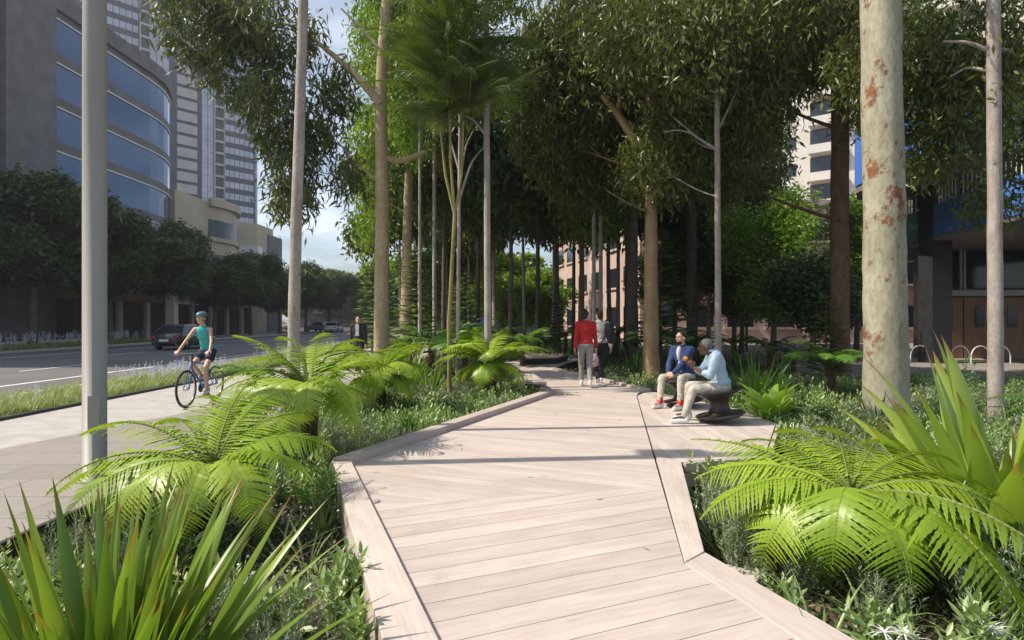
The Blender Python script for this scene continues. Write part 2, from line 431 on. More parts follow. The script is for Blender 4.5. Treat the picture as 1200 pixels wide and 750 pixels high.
# ================================================================ ground, road, paths
SOIL = -.2
def slab(name, poly, z0, z1, mat, kind='structure', bevel=0):
    m = MB(); prism(m, poly, z0, z1); return struct(m.build(name, M[mat], None, False, bevel), kind)
g = MB(); n = 60
xs = np.linspace(-330, 330, n)
g.add([[x, y, SOIL] for y in xs for x in xs], [[j * n + i, j * n + i + 1, (j + 1) * n + i + 1, (j + 1) * n + i] for j in range(n - 1) for i in range(n - 1)])
struct(g.build('ground', M['soil']))
XK, XR, XF = -8.2, -10.3, -26.0
slab('road', [(XF, -30), (XR, -30), (XR, 190), (XF, 190)], SOIL - .1, -.12, 'asphalt')
slab('cross_road', [(-90, 74), (XF, 74), (XF, 96), (-90, 96)], SOIL - .1, -.124, 'asphalt')
slab('cycle_path', [(XK + .1, -12), (-6.95 + 1.9 * -.0, 5.0), (-7.9, 1.13), (-7.9, -12)][::-1] if 0 else [(XK + .1, -12), (-3.62, -12), (-3.62, 90), (XK + .1, 90)], SOIL - .1, 0, 'concrete')
slab('paved_walk', [(-3.62, -12), (-3.62, 18.4), (-7.9, 1.1), (-7.9, -12)], -.05, .004, 'pavers')
slab('verge_soil', [(XR + .15, -12), (XK, -12), (XK, 90), (XR + .15, 90)], SOIL - .05, -.03, 'lawn')
slab('road_kerb', [(XR, -30), (XR + .15, -30), (XR + .15, 190), (XR, 190)], SOIL - .1, .0, 'kerb', bevel=.01)
slab('path_kerb', [(XK, -12), (XK + .1, -12), (XK + .1, 90), (XK, 90)], SOIL - .05, .05, 'steel_edge')
slab('planting_edge', [(-3.62, -12), (-3.58, -12), (-3.58, 60), (-3.62, 60)], SOIL - .05, .035, 'steel_edge')
slab('far_kerb', [(XF - .2, -30), (XF, -30), (XF, 73.5), (XF - .2, 73.5)], SOIL - .1, .0, 'kerb')
slab('far_pavement', [(-36, -30), (XF - .2, -30), (XF - .2, 73.5), (-36, 73.5)], SOIL - .1, -.02, 'concrete')
slab('far_verge', [(-28.9, 2), (XF - .35, 2), (XF - .35, 45), (-28.9, 45)], -.1, .02, 'lawn')
slab('lawn', [(-3.5, 34), (4.4, 34), (5.5, 63), (60, 64), (60, 120), (-8.0, 120), (-8.0, 91), (-3.5, 91)], SOIL - .02, -.185, 'lawn')
slab('plaza', [(9, 16.5), (60, 16.5), (60, 62), (6, 62), (6, 30), (9, 26)], SOIL - .05, .0, 'pavers')
lm = MB()
for x, w, dash in ((-11.45, .1, 0), (-13.2, .15, 0), (-16.5, .12, 1), (-19.7, .12, 1), (-23, .12, 0)):
    y = 2.0
    while y < 120:
        L = 3.0 if dash else 118
        box(lm, x - w / 2, x + w / 2, y, min(y + L, 120), -.119, -.116); y += L + (6.0 if dash else 1)
box(lm, -25.5, -10.6, 73.2, 73.7, -.119, -.116); box(lm, -25.5, -10.6, 77.5, 77.8, -.119, -.116)
struct(lm.build('road_markings', M['paint']))

# ================================================================ boardwalk
XL = lambda y: -.36 - .385 * (y - 2.8)
XG = lambda y: 1.06 + .172 * (y - 3.68)
bw = thing('boardwalk', 'pale timber boardwalk zigzagging between the planting beds', 'boardwalk')
A1, A2 = (XL(4.84), 4.84), (XG(5.38), 5.38)
zoneA = [(XL(-1), -1), (2.55, -1), (1.34, 2.76), (1.06, 3.68), A2, A1]
zoneA1 = [(XL(-1), -1), (2.55, -1), (1.34, 2.76), (XL(2.76), 2.76)]
zoneA2 = [(XL(2.76), 2.76), (1.34, 2.76), (1.06, 3.68), A2, A1]
G1, G2 = (2.46, 11.8), (XG(6.0), 6.0)
zoneB = [A1, A2, (XG(11.8), 11.8), (2.6, 12.3), (.86, 12.07), (-1.66, 6.18)]
zoneC = [(.86, 12.07), (2.6, 12.3), (2.86, 12.75), (1.19, 18.1), (.22, 17.4)]
zoneD = [(.22, 17.4), (1.19, 18.1), (1.9, 21), (3.6, 25), (1.8, 27), (-.3, 21)]
DT = .1
for zs, ang, w, gap, mt in (([zoneA2, zoneA1], R(23.5), .205, .005, 'wood_near'), ([zoneB], R(-22), .145, .0025, 'wood_far'), ([zoneC], R(8), .145, .004, 'wood_back'), ([zoneD], R(-20), .145, .004, 'wood_far')):
    pk = MB(); random.seed(3)
    for zn in zs: planks(pk, zn, ang, w, gap, DT - .03, DT)
    pk.build('decking', M[mt], bw)
jm = MB()
for zn in (zoneA1, zoneA2, zoneB, zoneC, zoneD): prism(jm, [(p[0] , p[1]) for p in zn], SOIL - .05, DT - .034)
jm.build('substructure', M['under'], bw)
def beam(name, poly, top, mt, bottom=SOIL - .02, parent=bw):
    b_ = MB(); prism(b_, poly, bottom, top, r=random.random()); return b_.build(name, M[mt], parent, False, .006)
beam('edge_beam', [(XL(-1) - .25, -1), (XL(-1) - .004, -1), (-1.664, 6.18), (-1.85, 6.16), (-.585, 2.71)], DT + .045, 'wood_beam_l')
beam('edge_beam', [(-1.85, 6.165), (-1.664, 6.185), (.856, 12.07), (.70, 12.22)], DT + .08, 'wood_beam_f')
beam('edge_beam', [(1.066, 3.68), (1.24, 3.85), (1.78, 6.29), (1.58, 6.55)], DT + .012, 'wood_beam_r')
beam('edge_beam', [(1.063, 3.672), (1.345, 2.76), (2.56, -1), (2.85, -1), (1.62, 2.74), (1.244, 3.842)], DT + .008, 'wood_beam_n')
beam('edge_beam', [(2.66, 12.36), (2.92, 12.55), (2.93, 12.70), (1.33, 18.2), (1.2, 18.08), (2.79, 12.7)], DT + .05, 'wood_beam_n')
beam('edge_beam', [(.855, 12.08), (.70, 12.22), (.06, 17.45), (.215, 17.4)], DT + .03, 'wood_along')
# the low platform beside the boardwalk, with the chairs on it
pl = thing('seating_platform', 'low timber platform with two layered edge boards under the chairs', 'platform')
PF = [(XG(6.0) + .022, 6.0), (1.80, 6.30), (2.80, 6.62), (3.76, 8.54), (3.74, 10.05), (2.9, 12.42), (2.70, 12.25), (XG(11.8) + .02, 11.8)]
pk = MB(); planks(pk, PF, R(90), .145, .003, DT - .03, DT + .001); pk.build('decking', M['wood_along'], pl)
pb = MB(); prism(pb, [(p[0] + .02, p[1] + .03) for p in PF], SOIL - .03, DT - .033); pb.build('substructure', M['under'], pl)
for z0, z1, off in ((DT - .085, DT + .003, 0), (DT - .26, DT - .105, .035)):
    for (a, b) in (((1.80, 6.28), (2.81, 6.60)), ((2.81, 6.60), (3.78, 8.54)), ((3.78, 8.54), (3.76, 10.06)), ((3.76, 10.06), (2.93, 12.4))):
        q = MB(); dx, dy = b[0] - a[0], b[1] - a[1]; L = math.hypot(dx, dy); nx, ny = dy / L, -dx / L
        e = .045
        prism(q, [(a[0] - nx * off, a[1] - ny * off), (b[0] - nx * off, b[1] - ny * off), (b[0] + nx * (e - off), b[1] + ny * (e - off)), (a[0] + nx * (e - off), a[1] + ny * (e - off))], z0, z1, r=random.random())
        q.build('fascia_board', M['wood_far'], pl, False, .004)
q = MB(); prism(q, [(1.28, 3.66), (1.44, 3.52), (1.52, 3.62), (1.36, 3.78)], SOIL, .06)
tag(q.build('timber_post', M['wood_near'], None, False, .006), 'short timber post end beside the kink of the boardwalk edge', 'post')
# raised deck where the walk turns
rd = thing('raised_deck', 'raised timber deck with a dark side where the walk turns', 'platform')
RP = [(.32, 19.9), (1.55, 20.4), (2.1, 22.3), (.5, 22.6)]
pk = MB(); planks(pk, RP, R(12), .145, .003, .30, .33); pk.build('decking', M['wood_back'], rd)
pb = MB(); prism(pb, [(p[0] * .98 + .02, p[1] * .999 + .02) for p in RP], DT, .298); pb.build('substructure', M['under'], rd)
tb = thing('timber_bench', 'low timber bench slab behind the corner of the long edge beam', 'bench')
pk = MB(); prism(pk, [(.25, 13.0), (.75, 12.9), (.55, 14.9), (.15, 14.9)], .2, .26); pk.build('seat', M['wood_back'], tb, False, .01)
for y in (13.4, 14.5):
    pk = MB(); box(pk, .3, .5, y, y + .12, SOIL - .02, .199); pk.build('leg', M['dark_metal'], tb)

# ================================================================ left side buildings
def arc(cx, cy, r, a0, a1, n=14):
    return [(cx + r * math.cos(R(a0 + (a1 - a0) * i / n)), cy + r * math.sin(R(a0 + (a1 - a0) * i / n))) for i in range(n + 1)]
def offs(path, d):
    P = np.array(path); T = np.gradient(P, axis=0); T /= np.linalg.norm(T, axis=1)[:, None]
    return (P + np.stack([T[:, 1], -T[:, 0]], 1) * d).tolist()
def part_band(name, path, z0, z1, mat, parent, off=0, t=.1):
    b_ = MB(); wallband(b_, offs(path, off) if off else path, z0, z1, t); return b_.build(name, M[mat], parent)
# curved office block
cb = thing('curved_office_block', 'curved office block with blue ribbon windows behind the street trees', 'building', (0, 0, 0))
fp = [(-34, 42.6), (-34, 49)] + [(-34, 56)] + arc(-46, 56, 12, 0, 95)[1:] 
cw = MB(); prism(cw, fp + [(-60, 68), (-60, 42.6)], SOIL, 25.4); cw.build('wall', M['bld_conc'], cb)
face = fp
for k in range(7):
    zt = 24.0 - 3.3 * k
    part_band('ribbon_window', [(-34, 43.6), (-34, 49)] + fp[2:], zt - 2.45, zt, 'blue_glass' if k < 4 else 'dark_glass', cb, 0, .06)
    part_band('sill', [(-34, 43.4), (-34, 49)] + fp[2:], zt + .02, zt + .13, 'white_metal', cb, 0, .16)
    part_band('spandrel', [(-34, 43.4), (-34, 49)] + fp[2:], zt - 3.28, zt - 2.47, 'bld_conc', cb, 0, .10)
part_band('parapet', [(-34, 43.4), (-34, 49)] + fp[2:], 24.7, 26.0, 'bld_conc', cb, 0, .3)
part_band('base_band', [(-34, 43.4), (-34, 49)] + fp[2:], 3.2, 3.9, 'timber_door', cb, 0, .3)
# concrete frame block at the picture's left
sb = thing('slab_office_block', 'dark office block with a tall blank concrete pier left of the blue windows', 'building')
w_ = MB(); box(w_, -60, -34.0, 20, 42.5, SOIL, 23.8); w_.build('wall', M['bld_dark'], sb)
w_ = MB(); box(w_, -33.99, -32.7, 38.6, 42.9, SOIL, 30); w_.build('pier', M['bld_conc'], sb)
w_ = MB(); box(w_, -33.99, -33.2, 34.6, 38.4, SOIL, 25); w_.build('pier', M['bld_dark'], sb)
for k in range(7):
    w_ = MB(); box(w_, -33.99, -33.0, 20, 34.4, 2.6 + 3.3 * k, 2.9 + 3.3 * k); w_.build('balcony_slab', M['bld_conc'], sb)
    w_ = MB(); box(w_, -33.99, -33.94, 20, 34.4, 3.2 + 3.3 * k, 5.6 + 3.3 * k); w_.build('ribbon_window', M['dark_glass'], sb)
w_ = MB(); box(w_, -33.99, -33.9, 22, 34, .2, 2.4); w_.build('shopfront', M['dark_glass'], sb)
# tower
TD = (.65, .76); TN = (.76, -.65); TO = (-79.5, 185.0); TS = 1.85
tw = thing('office_tower', 'tall gridded office tower of pale panels rising above the street trees', 'building')
def tp(t, o): return (TO[0] - TD[0] * t * TS + TN[0] * o, TO[1] - TD[1] * t * TS + TN[1] * o)
def tbox(mb, t0, t1, o0, o1, z0, z1): prism(mb, [tp(t0, o0), tp(t1, o0), tp(t1, o1), tp(t0, o1)], z0, z1)
w_ = MB(); tbox(w_, 0, 34, -40, 0, SOIL, 150); w_.build('wall', M['bld_frame'], tw)
FH = 3.4
def cols_of(t0, t1, n, gap):
    w = (t1 - t0) / n
    return [(t0 + i * w + gap / 2, t0 + (i + 1) * w - gap / 2) for i in range(n)]
for k in range(36):
    z = 14 + k * FH
    b1 = MB()
    for a, b in cols_of(.3, 5.1, 6, .10): tbox(b1, a, b, .02, .15, z, z + 1.8)
    b1.build('window_strip', M['pale_glass'], tw)
    b1 = MB()
    for a, b in cols_of(17.4, 27, 12, .10): tbox(b1, a, b, .02, .15, z, z + 1.8)
    b1.build('window_strip', M['pale_glass'], tw)
    for t0, t1, nc in ((6.85, 8.6, 2), (13.3, 15.9, 3)):
        b2 = MB()
        for a, b in cols_of(t0, t1, nc, .08): tbox(b2, a, b, .02, .15, z - .8, z + 2.5)
        b2.build('glass_bay', M['pale_glass'], tw)
    b3 = MB(); tbox(b3, 9.3, 12.2, .02, .3, z - .2, z + 2.3); b3.build('panel', M['bld_panel'], tw)
    for t0, t1 in ((5.3, 6.7), (16.0, 17.2)):
        b4 = MB(); tbox(b4, t0, t1, .02, .8, z - .9, z - .3); b4.build('balcony_slab', M['bld_panel'], tw)
w_ = MB(); tbox(w_, -.12, .12, -.8, .9, SOIL, 150); w_.build('fin', M['pale_glass'], tw)
for t in (5.2, 6.75, 15.95, 17.25):
    w_ = MB(); tbox(w_, t - .05, t + .05, .02, .9, SOIL, 150); w_.build('fin', M['bld_panel'], tw)
# cream podium with its rounded corner
pd = thing('cream_corner_building', 'low cream building with a rounded corner at the tower foot', 'building')
pf = [(-35, 62), (-35, 66)] + arc(-42, 72, 8, -28, 60, 16) + [(-38, 82), (-36.0, 84.5), (-36.0, 90)]
pf2 = pf + [(-60, 90), (-60, 62)]
w_ = MB(); prism(w_, pf2, SOIL, 15.2); w_.build('wall', M['cream'], pd)
a1 = arc(-42, 72, 8, -26, 58, 16)
part_band('ribbon_window', a1, 11.2, 13.2, 'dark_glass', pd, 0, .06); part_band('ribbon_window', a1, 6.6, 9.2, 'dark_glass', pd, 0, .06)
part_band('cornice', a1, 14.7, 15.6, 'cream', pd, 0, .5); part_band('sill', a1, 10.7, 11.15, 'cream', pd, 0, .3); part_band('sill', a1, 4.4, 5.0, 'pale_stone', pd, 0, .4)
for i in range(1, 8):
    p0 = a1[i * 2]; w_ = MB(); lathe(w_, [(.28, 0), (.34, .1), (.26, .3), (.26, 4.1), (.36, 4.35)], 12, c=(p0[0] + .35, p0[1], 0)); w_.build('column', M['cream'], pd, True)
a2 = [(-37.6, 82.5), (-36.0, 84.5), (-35.99, 86)]
w_ = MB(); wallband(w_, a2, 6, 12, .08); w_.build('arched_window', M['pale_glass'], pd)
w_ = MB(); prism(w_, [(-39, 84), (-35.8, 88), (-35.8, 93), (-39, 93)], SOIL, 14.2); w_.build('side_wing', M['bld_conc'], pd)
w_ = MB(); lathe(w_, [(.001, 13.8), (.5, 13.8), (.5, 14.5), (.4, 14.6), (.001, 14.6)], 14, c=(-39, 66, 1.4)); w_.build('roof_vent', M['white_metal'], pd)
# entrance arch lit by the sun and low white walls
en = thing('entrance_pillar', 'sunlit cream stone pillar on a square plinth behind the dark car', 'pillar', (-25.2 - 1.9, 47.6, 0))
w_ = MB(); box(w_, -.36, .36, -.3, .3, .95, 3.9); w_.build('shaft', M['cream'], en, False, .03)
w_ = MB(); box(w_, -.8, 1.35, -.5, .5, -.05, .94); w_.build('plinth', M['cream'], en, False, .03)
w_ = MB(); box(w_, -30.2, -29.9, 25.5, 45.5, -.05, .28); tag(w_.build('low_wall', M['paint'], None, False, .02), 'low white wall under the street trees across the road', 'wall')
w_ = MB(); box(w_, -33.2, -31.6, 43.0, 72, SOIL, 3.1); ar = thing('arcade', 'dark street-level arcade under the curved office block', 'building')
w_.build('wall', M['bld_dark'], ar)
for i in range(8):
    w_ = MB(); box(w_, -31.59, -31.3, 44 + i * 3.6, 44.5 + i * 3.6, SOIL, 3.1); w_.build('column', M['bld_panel'], ar)

# ================================================================ right side buildings
rb = thing('blue_balcony_building', 'building with curved blue glass balconies and brown walls at the right', 'building')
w_ = MB(); prism(w_, [(16.8, 25), (40, 25), (40, 38), (25.8, 38)], SOIL, 9.0); w_.build('wall', M['brown_wall'], rb)
def P3(xx, y): return ((xx - 600) / F * y, y)
cp = [P3(1003, 23.6), (12.95, 19.6), (13.2, 18.7), (14.2, 18.1), (15.2, 18.0), (27, 18.0), (27, 24.9), (14.4, 24.9)]
w_ = MB(); prism(w_, cp, 6.6, 6.85); w_.build('canopy_slab', M['soffit'], rb)
part_band('glass_fascia', cp[:6][::-1], 6.86, 9.1, 'sky_glass', rb, -.05, .05)
w_ = MB(); prism(w_, [(c[0] * .999 + .1, c[1] + .12) for c in cp], 9.1, 9.35); w_.build('canopy_slab', M['soffit'], rb)
bp = [(18.5, 30.6), (17.0, 29.7), (16.0, 24), (15.3, 20.6), (14.9, 17.4), (14.7, 14.6)]
b2_ = [(17.0, 29.9), (16.0, 24), (15.3, 20.6), (14.9, 17.4), (14.7, 14.6)]
w_ = MB(); prism(w_, b2_ + [(26, 14.6), (26, 29.9)], 4.55, 4.68); w_.build('balcony_slab', M['soffit'], rb)
part_band('glass_fascia', b2_, 4.7, 5.85, 'sky_glass', rb, -.03, .04)
for i, (a, b) in enumerate(zip(b2_[:-1], b2_[1:])):
    w_ = MB(); L = math.dist(a, b); n = int(L / .22)
    for k in range(n + 1):
        t = k / max(n, 1); x = a[0] + (b[0] - a[0]) * t + .12; y = a[1] + (b[1] - a[1]) * t
        tube(w_, [(x, y, 5.86), (x, y, 6.55)], .022, 5, cap=False)
    w_.build('railing', M['white_metal'], rb)
for x0 in (17.4, 18.9, 20.3, 21.8, 23.2, 24.8):
    w_ = MB(); box(w_, x0, x0 + 1.25, 24.93, 24.99, 2.95, 4.45); f = w_.build('window', M['dark_glass'], rb)
    w_ = MB(); box(w_, x0 - .09, x0, 24.86, 24.995, 2.85, 4.55); box(w_, x0 + 1.25, x0 + 1.34, 24.86, 24.995, 2.85, 4.55); w_.build('frame', M['frame_grey'], f)
w_ = MB(); box(w_, 17.2, 26.5, 24.7, 24.99, 2.6, 2.84); w_.build('sill', M['frame_grey'], rb)
for x0 in (17.5, 18.85, 20.2, 21.55):
    w_ = MB(); box(w_, x0, x0 + 1.3, 24.9, 24.99, -.05, 2.55); d = w_.build('timber_door', M['timber_door'], rb)
    w_ = MB(); box(w_, x0 + .45, x0 + .85, 24.88, 24.899, 1.3, 2.2); w_.build('door_pane', M['dark_glass'], d)
w_ = MB(); box(w_, 15.55, 16.3, 22.1, 22.9, -.05, 6.59); w_.build('column', M['dark_metal'], rb, False, .02)
w_ = MB(); box(w_, 14.6, 15.0, 23.0, 23.5, -.05, 6.59); w_.build('column', M['bld_conc'], rb, False, .02)
w_ = MB(); box(w_, 23.5, 24.3, 17.6, 18.5, -.05, 4.54); w_.build('column', M['dark_metal'], rb, False, .02)
# bike racks
rk0 = thing('bike_rack', '', 'bike rack', (0, 0, 0), 0, 'hoop bike racks in front of the timber doors')
w_ = MB(); tube(w_, [(-.42 * math.cos(a), 0, .24 + .40 * math.sin(a)) if 0 < a < math.pi else (-.42 * math.cos(a), 0, .0) for a in [0] + list(np.linspace(.01, math.pi - .01, 14)) + [math.pi]], .022, 7)
w_.build('hoop', M['white_metal'], rk0, True)
rk_lab = ['pale bike hoop nearest the big speckled trunk, by the timber doors', 'second pale bike hoop from the big speckled trunk', 'middle bike hoop of the row by the timber doors', 'fourth pale bike hoop from the big speckled trunk', 'pale bike hoop nearest the pale slim trunk']
for i in range(5):
    r_ = rk0 if i == 0 else dup(rk0, (0, 0, 0)); r_.location = (at(1078 + 20 * i, 22.5), 22.5 - .15 * i, 0); r_.rotation_euler[2] = R(12); r_['label'] = rk_lab[i]
# pink building
pk_ = thing('pink_building', 'pink rendered building with dark square windows behind the grove', 'building')
def quadbox(mb, a, b, z0, z1, o0, o1):
    dx, dy = b[0] - a[0], b[1] - a[1]; L = math.hypot(dx, dy); nx, ny = dy / L, -dx / L
    prism(mb, [(a[0] + nx * o0, a[1] + ny * o0), (b[0] + nx * o0, b[1] + ny * o0), (b[0] + nx * o1, b[1] + ny * o1), (a[0] + nx * o1, a[1] + ny * o1)], z0, z1)
W0, W1, W2 = (4.5, 62.0), (9.0, 42.0), (34.0, 41.0)
w_ = MB(); prism(w_, [W0, W1, W2, (34, 62)], SOIL, 9.5); w_.build('wall', M['pink'], pk_)
def lerp2(a, b, t): return (a[0] + (b[0] - a[0]) * t, a[1] + (b[1] - a[1]) * t)
for (a, b, n) in ((W0, W1, 6), (W1, W2, 9)):
    for fl in range(3):
        for i in range(n):
            t0, t1 = (i + .18) / n, (i + .82) / n
            z = 1.1 + 3.0 * fl
            w_ = MB(); quadbox(w_, lerp2(a, b, t0), lerp2(a, b, t1), z, z + 1.5, .01, .05); wi = w_.build('window', M['dark_glass'], pk_)
            w_ = MB(); quadbox(w_, lerp2(a, b, t0 - .01), lerp2(a, b, t1 + .01), z - .15, z - .002, .0, .16); w_.build('sill', M['pink'], wi)
for (a, b) in ((W0, W1), (W1, W2)):
    w_ = MB(); quadbox(w_, a, b, 9.5, 9.9, -.3, .3); w_.build('cornice', M['pink'], pk_)
# cream high-rise
hr = thing('cream_apartment_tower', 'cream apartment tower with recessed balconies above the trees at right', 'building', (30.6, 70.5, 0), R(-38))
w_ = MB(); box(w_, 0, 30, 0, 20, SOIL, 52); w_.build('wall', M['pale_stone'], hr)
for k in range(13):
    z = 8 + 3.1 * k
    for x0, x1 in ((4.2, 8.0), (8.8, 12.6), (14, 19)):
        w_ = MB(); box(w_, x0, x1, -.06, -.01, z + .9, z + 2.7); w_.build('window', M['dark_glass'], hr)
        w_ = MB(); box(w_, x0, x1, -1.3, -.01, z - .2, z - .001); w_.build('balcony_slab', M['pale_stone'], hr)
        w_ = MB(); box(w_, x0, x1, -1.3, -1.22, z + .001, z + .75); w_.build('balcony_front', M['pale_stone'], hr)
    w_ = MB(); box(w_, 1.6, 2.7, -.06, -.01, z + .9, z + 2.3); w_.build('window', M['dark_glass'], hr)
# far fill buildings at the street's end
fb = thing('far_low_building', 'hazy low building at the far end of the street', 'building')
w_ = MB(); box(w_, -62, -26, 175, 190, SOIL, 7); w_.build('wall', M['pink'], fb)
w_ = MB(); box(w_, -60, -28, 174.9, 174.99, 1, 3.2); w_.build('shopfront', M['dark_glass'], fb)
w_ = MB(); box(w_, -61, -27, 174.0, 174.99, 3.6, 4.2); w_.build('awning', M['white_cloth'], fb)
fb2 = thing('blue_shopfront_building', 'blue and orange shopfront glimpsed between the far trunks', 'building')
w_ = MB(); box(w_, -12, 3.5, 82, 92, SOIL, 7); w_.build('wall', M['bld_conc'], fb2)
w_ = MB(); box(w_, -10, 2, 81.9, 81.99, .6, 3.0); w_.build('shopfront', M['sky_glass'], fb2)
w_ = MB(); box(w_, -10, 2, 81.3, 81.99, 3.2, 3.9); w_.build('awning', M['orange'], fb2)

# ================================================================ lamp posts
lp = thing('lamp_post', 'tall grey lamp post rising from the paving beside the left ferns', 'lamp post', (at(111, 6.0), 6.0, 0))
w_ = MB(); lathe(w_, [(.001, 0), (.19, 0), (.19, .02), (.106, .03), (.105, 4), (.085, 9.2), (.08, 9.3), (.001, 9.3)], 28); w_.build('pole', M['lamp_metal'], lp, True)
w_ = MB(); tube(w_, [(0, 0, 9.2), (-.7, 0, 9.5), (-1.6, 0, 9.6)], .04, 8); w_.build('arm', M['lamp_metal'], lp, True)
w_ = MB(); box(w_, -2.3, -1.55, -.16, .16, 9.54, 9.66); w_.build('lamp_head', M['dark_metal'], lp, False, .02)
w_ = MB(); box(w_, .098, .112, -.05, .05, .5, .85, rz=R(-60), piv=(0, 0, 0)); w_.build('hatch', M['lamp_metal'], lp, False, .004)
l2 = thing('light_mast', 'white light mast behind the seated men, above the sunny shrubs', 'lamp post', (at(875, 30), 30, 0))
w_ = MB(); tube(w_, [(0, 0, 0), (0, 0, 4.2)], .06, 10); w_.build('pole', M['dark_metal'], l2)
w_ = MB(); tube(w_, [(0, 0, 4.2), (0, 0, 7.3)], .13, 10); w_.build('shade', M['white_metal'], l2)
# ================================================================ leaf templates (V, F, along)
def T_(V, Fc, al): return (np.array(V, float), np.array(Fc, int), np.array(al, float))
L_gum = T_([[0, 0, 0], [-.5, .4, .06], [0, .45, -.04], [.5, .4, .06], [0, 1, -.1]], [[0, 3, 2, 1][:3], [0, 2, 1], [2, 3, 4], [1, 2, 4]], [0, .4, .45, .4, 1])
L_quad = T_([[0, 0, 0], [.5, .45, .05], [0, 1, 0], [-.5, .45, .05]], [[0, 1, 2, 3]], [0, .5, 1, .5])
L_oval = T_([[0, 0, 0], [.38, .25, .05], [.42, .62, .05], [0, 1, -.04], [-.42, .62, .05], [-.38, .25, .05], [0, .5, -.04]],
            [[0, 1, 6, 6][:3], [0, 6, 5], [1, 2, 6], [6, 4, 5], [2, 3, 6], [3, 4, 6]], [0, .3, .7, 1, .7, .3, .5])
L_needle = T_([[-.5, 0, 0], [.5, 0, 0], [0, 1, 0]], [[0, 1, 2]], [0, 0, 1])

def scl(tpl, w, l): 
    V = tpl[0].copy(); V[:, 0] *= w; V[:, 2] *= w; V[:, 1] *= l
    return (V, tpl[1], tpl[2])

def blob_points(c, r, n, shell=.5):
    d = RNG.normal(size=(n, 3)); d /= np.linalg.norm(d, axis=1)[:, None]
    q = (shell + (1 - shell) * RNG.random(n)) ** .6
    return np.array(c) + d * q[:, None] * np.array(r)

def foliage(mb, blobs, per=34, sub=.36, lw=.028, ll=.17, style='gum', dens=1.0):
    """blobs: (cx,cy,cz,rx,ry,rz,n) ; n sprays, each spray a small hanging bunch of leaves"""
    for (cx, cy, cz, rx, ry, rz, n) in blobs:
        n = max(3, int(n * dens))
        C = blob_points((cx, cy, cz), (rx, ry, rz), n)
        K = n * per
        P = np.repeat(C, per, 0)
        off = RNG.normal(size=(K, 3)) * sub * .55
        if style == 'gum': off[:, 2] = off[:, 2] * 1.25 - .1
        P = P + off
        sr = np.repeat(RNG.random(n), per)
        rnd = np.clip(sr * .6 + RNG.random(K) * .5, 0, 1)
        s = .7 + .6 * RNG.random(K)
        if style == 'gum': Rm = rotmats(K, down=1.1, spread=.75)
        elif style == 'broad': Rm = rotmats(K, down=.25, flat=.45)
        else: Rm = rotmats(K, down=.5)
        Rm = Rm * s[:, None, None]
        mb.inst(scl(L_gum if style == 'gum' else L_quad if style == 'q' else L_oval, lw, ll), Rm, P, rnd)

def curve_pts(a, b, bend, n=7):
    a, b = np.array(a, float), np.array(b, float)
    m = (a + b) / 2 + np.array(bend)
    t = np.linspace(0, 1, n)[:, None]
    return (1 - t) ** 2 * a + 2 * t * (1 - t) * m + t ** 2 * b

def trunk_mesh(path, r0, r1, n=14, wob=.02, flare=.35, nseg=26):
    P = np.array(path, float)
    t = np.linspace(0, 1, len(P)); tt = np.linspace(0, 1, nseg)
    Q = np.stack([np.interp(tt, t, P[:, k]) for k in range(3)], 1)
    # smooth the corners
    for _ in range(3): Q[1:-1] = (Q[:-2] + 2 * Q[1:-1] + Q[2:]) / 4
    Q[1:-1, :2] += RNG.normal(size=(nseg - 2, 2)) * wob * r0
    H = np.linalg.norm(Q[-1] - Q[0])
    rad = [(r0 + (r1 - r0) * u) * (1 + flare * math.exp(-u * H / .35)) for u in tt]
    return Q, rad

def make_tree(name, label, cat, base, path, r0, r1, bark, blobs, leaf, limbs=(), group=None, lkw=None, nr=14, limb_auto=True, crownname='crown', flare=.35):
    """path, blobs and limbs are given relative to the base"""
    t = thing(name, label, cat, base, 0, group)
    mb = MB(); Q, rad = trunk_mesh(path, r0, r1, nr, flare=flare)
    tube(mb, Q, rad, nr, rough=.02)
    for (pts, ra, rb_) in limbs:
        q = np.array(pts, float); tt = np.linspace(0, 1, len(pts)); u = np.linspace(0, 1, 12)
        q = np.stack([np.interp(u, tt, q[:, k]) for k in range(3)], 1)
        for _ in range(2): q[1:-1] = (q[:-2] + 2 * q[1:-1] + q[2:]) / 4
        tube(mb, q, list(np.linspace(ra, rb_, 12)), 9)
    if limb_auto:
        for (cx, cy, cz, rx, ry, rz, n) in blobs:
            j = np.argmin(np.abs(Q[:, 2] - max(cz - .9 * math.hypot(cx - Q[-1][0], cy - Q[-1][1]) * .6, Q[len(Q) // 3][2])))
            j = min(j, len(Q) - 2)
            rr = rad[j] * .26
            pts = curve_pts(Q[j], (cx, cy, cz), (0, 0, -.25))
            tube(mb, pts, list(np.linspace(rr, .015, len(pts))), 7)
            for e in blob_points((cx, cy, cz), (rx * .8, ry * .8, rz * .8), 5, .8):
                k = random.randint(3, 6)
                tube(mb, curve_pts(pts[k], e, (0, 0, .12), 5), list(np.linspace(rr * .25 + .006, .005, 5)), 5, cap=False)
    mb.build('trunk', M[bark], t, True)
    if blobs:
        mb = MB(); foliage(mb, blobs, **(lkw or {}))
        mb.build(crownname, M[leaf], t)
    return t

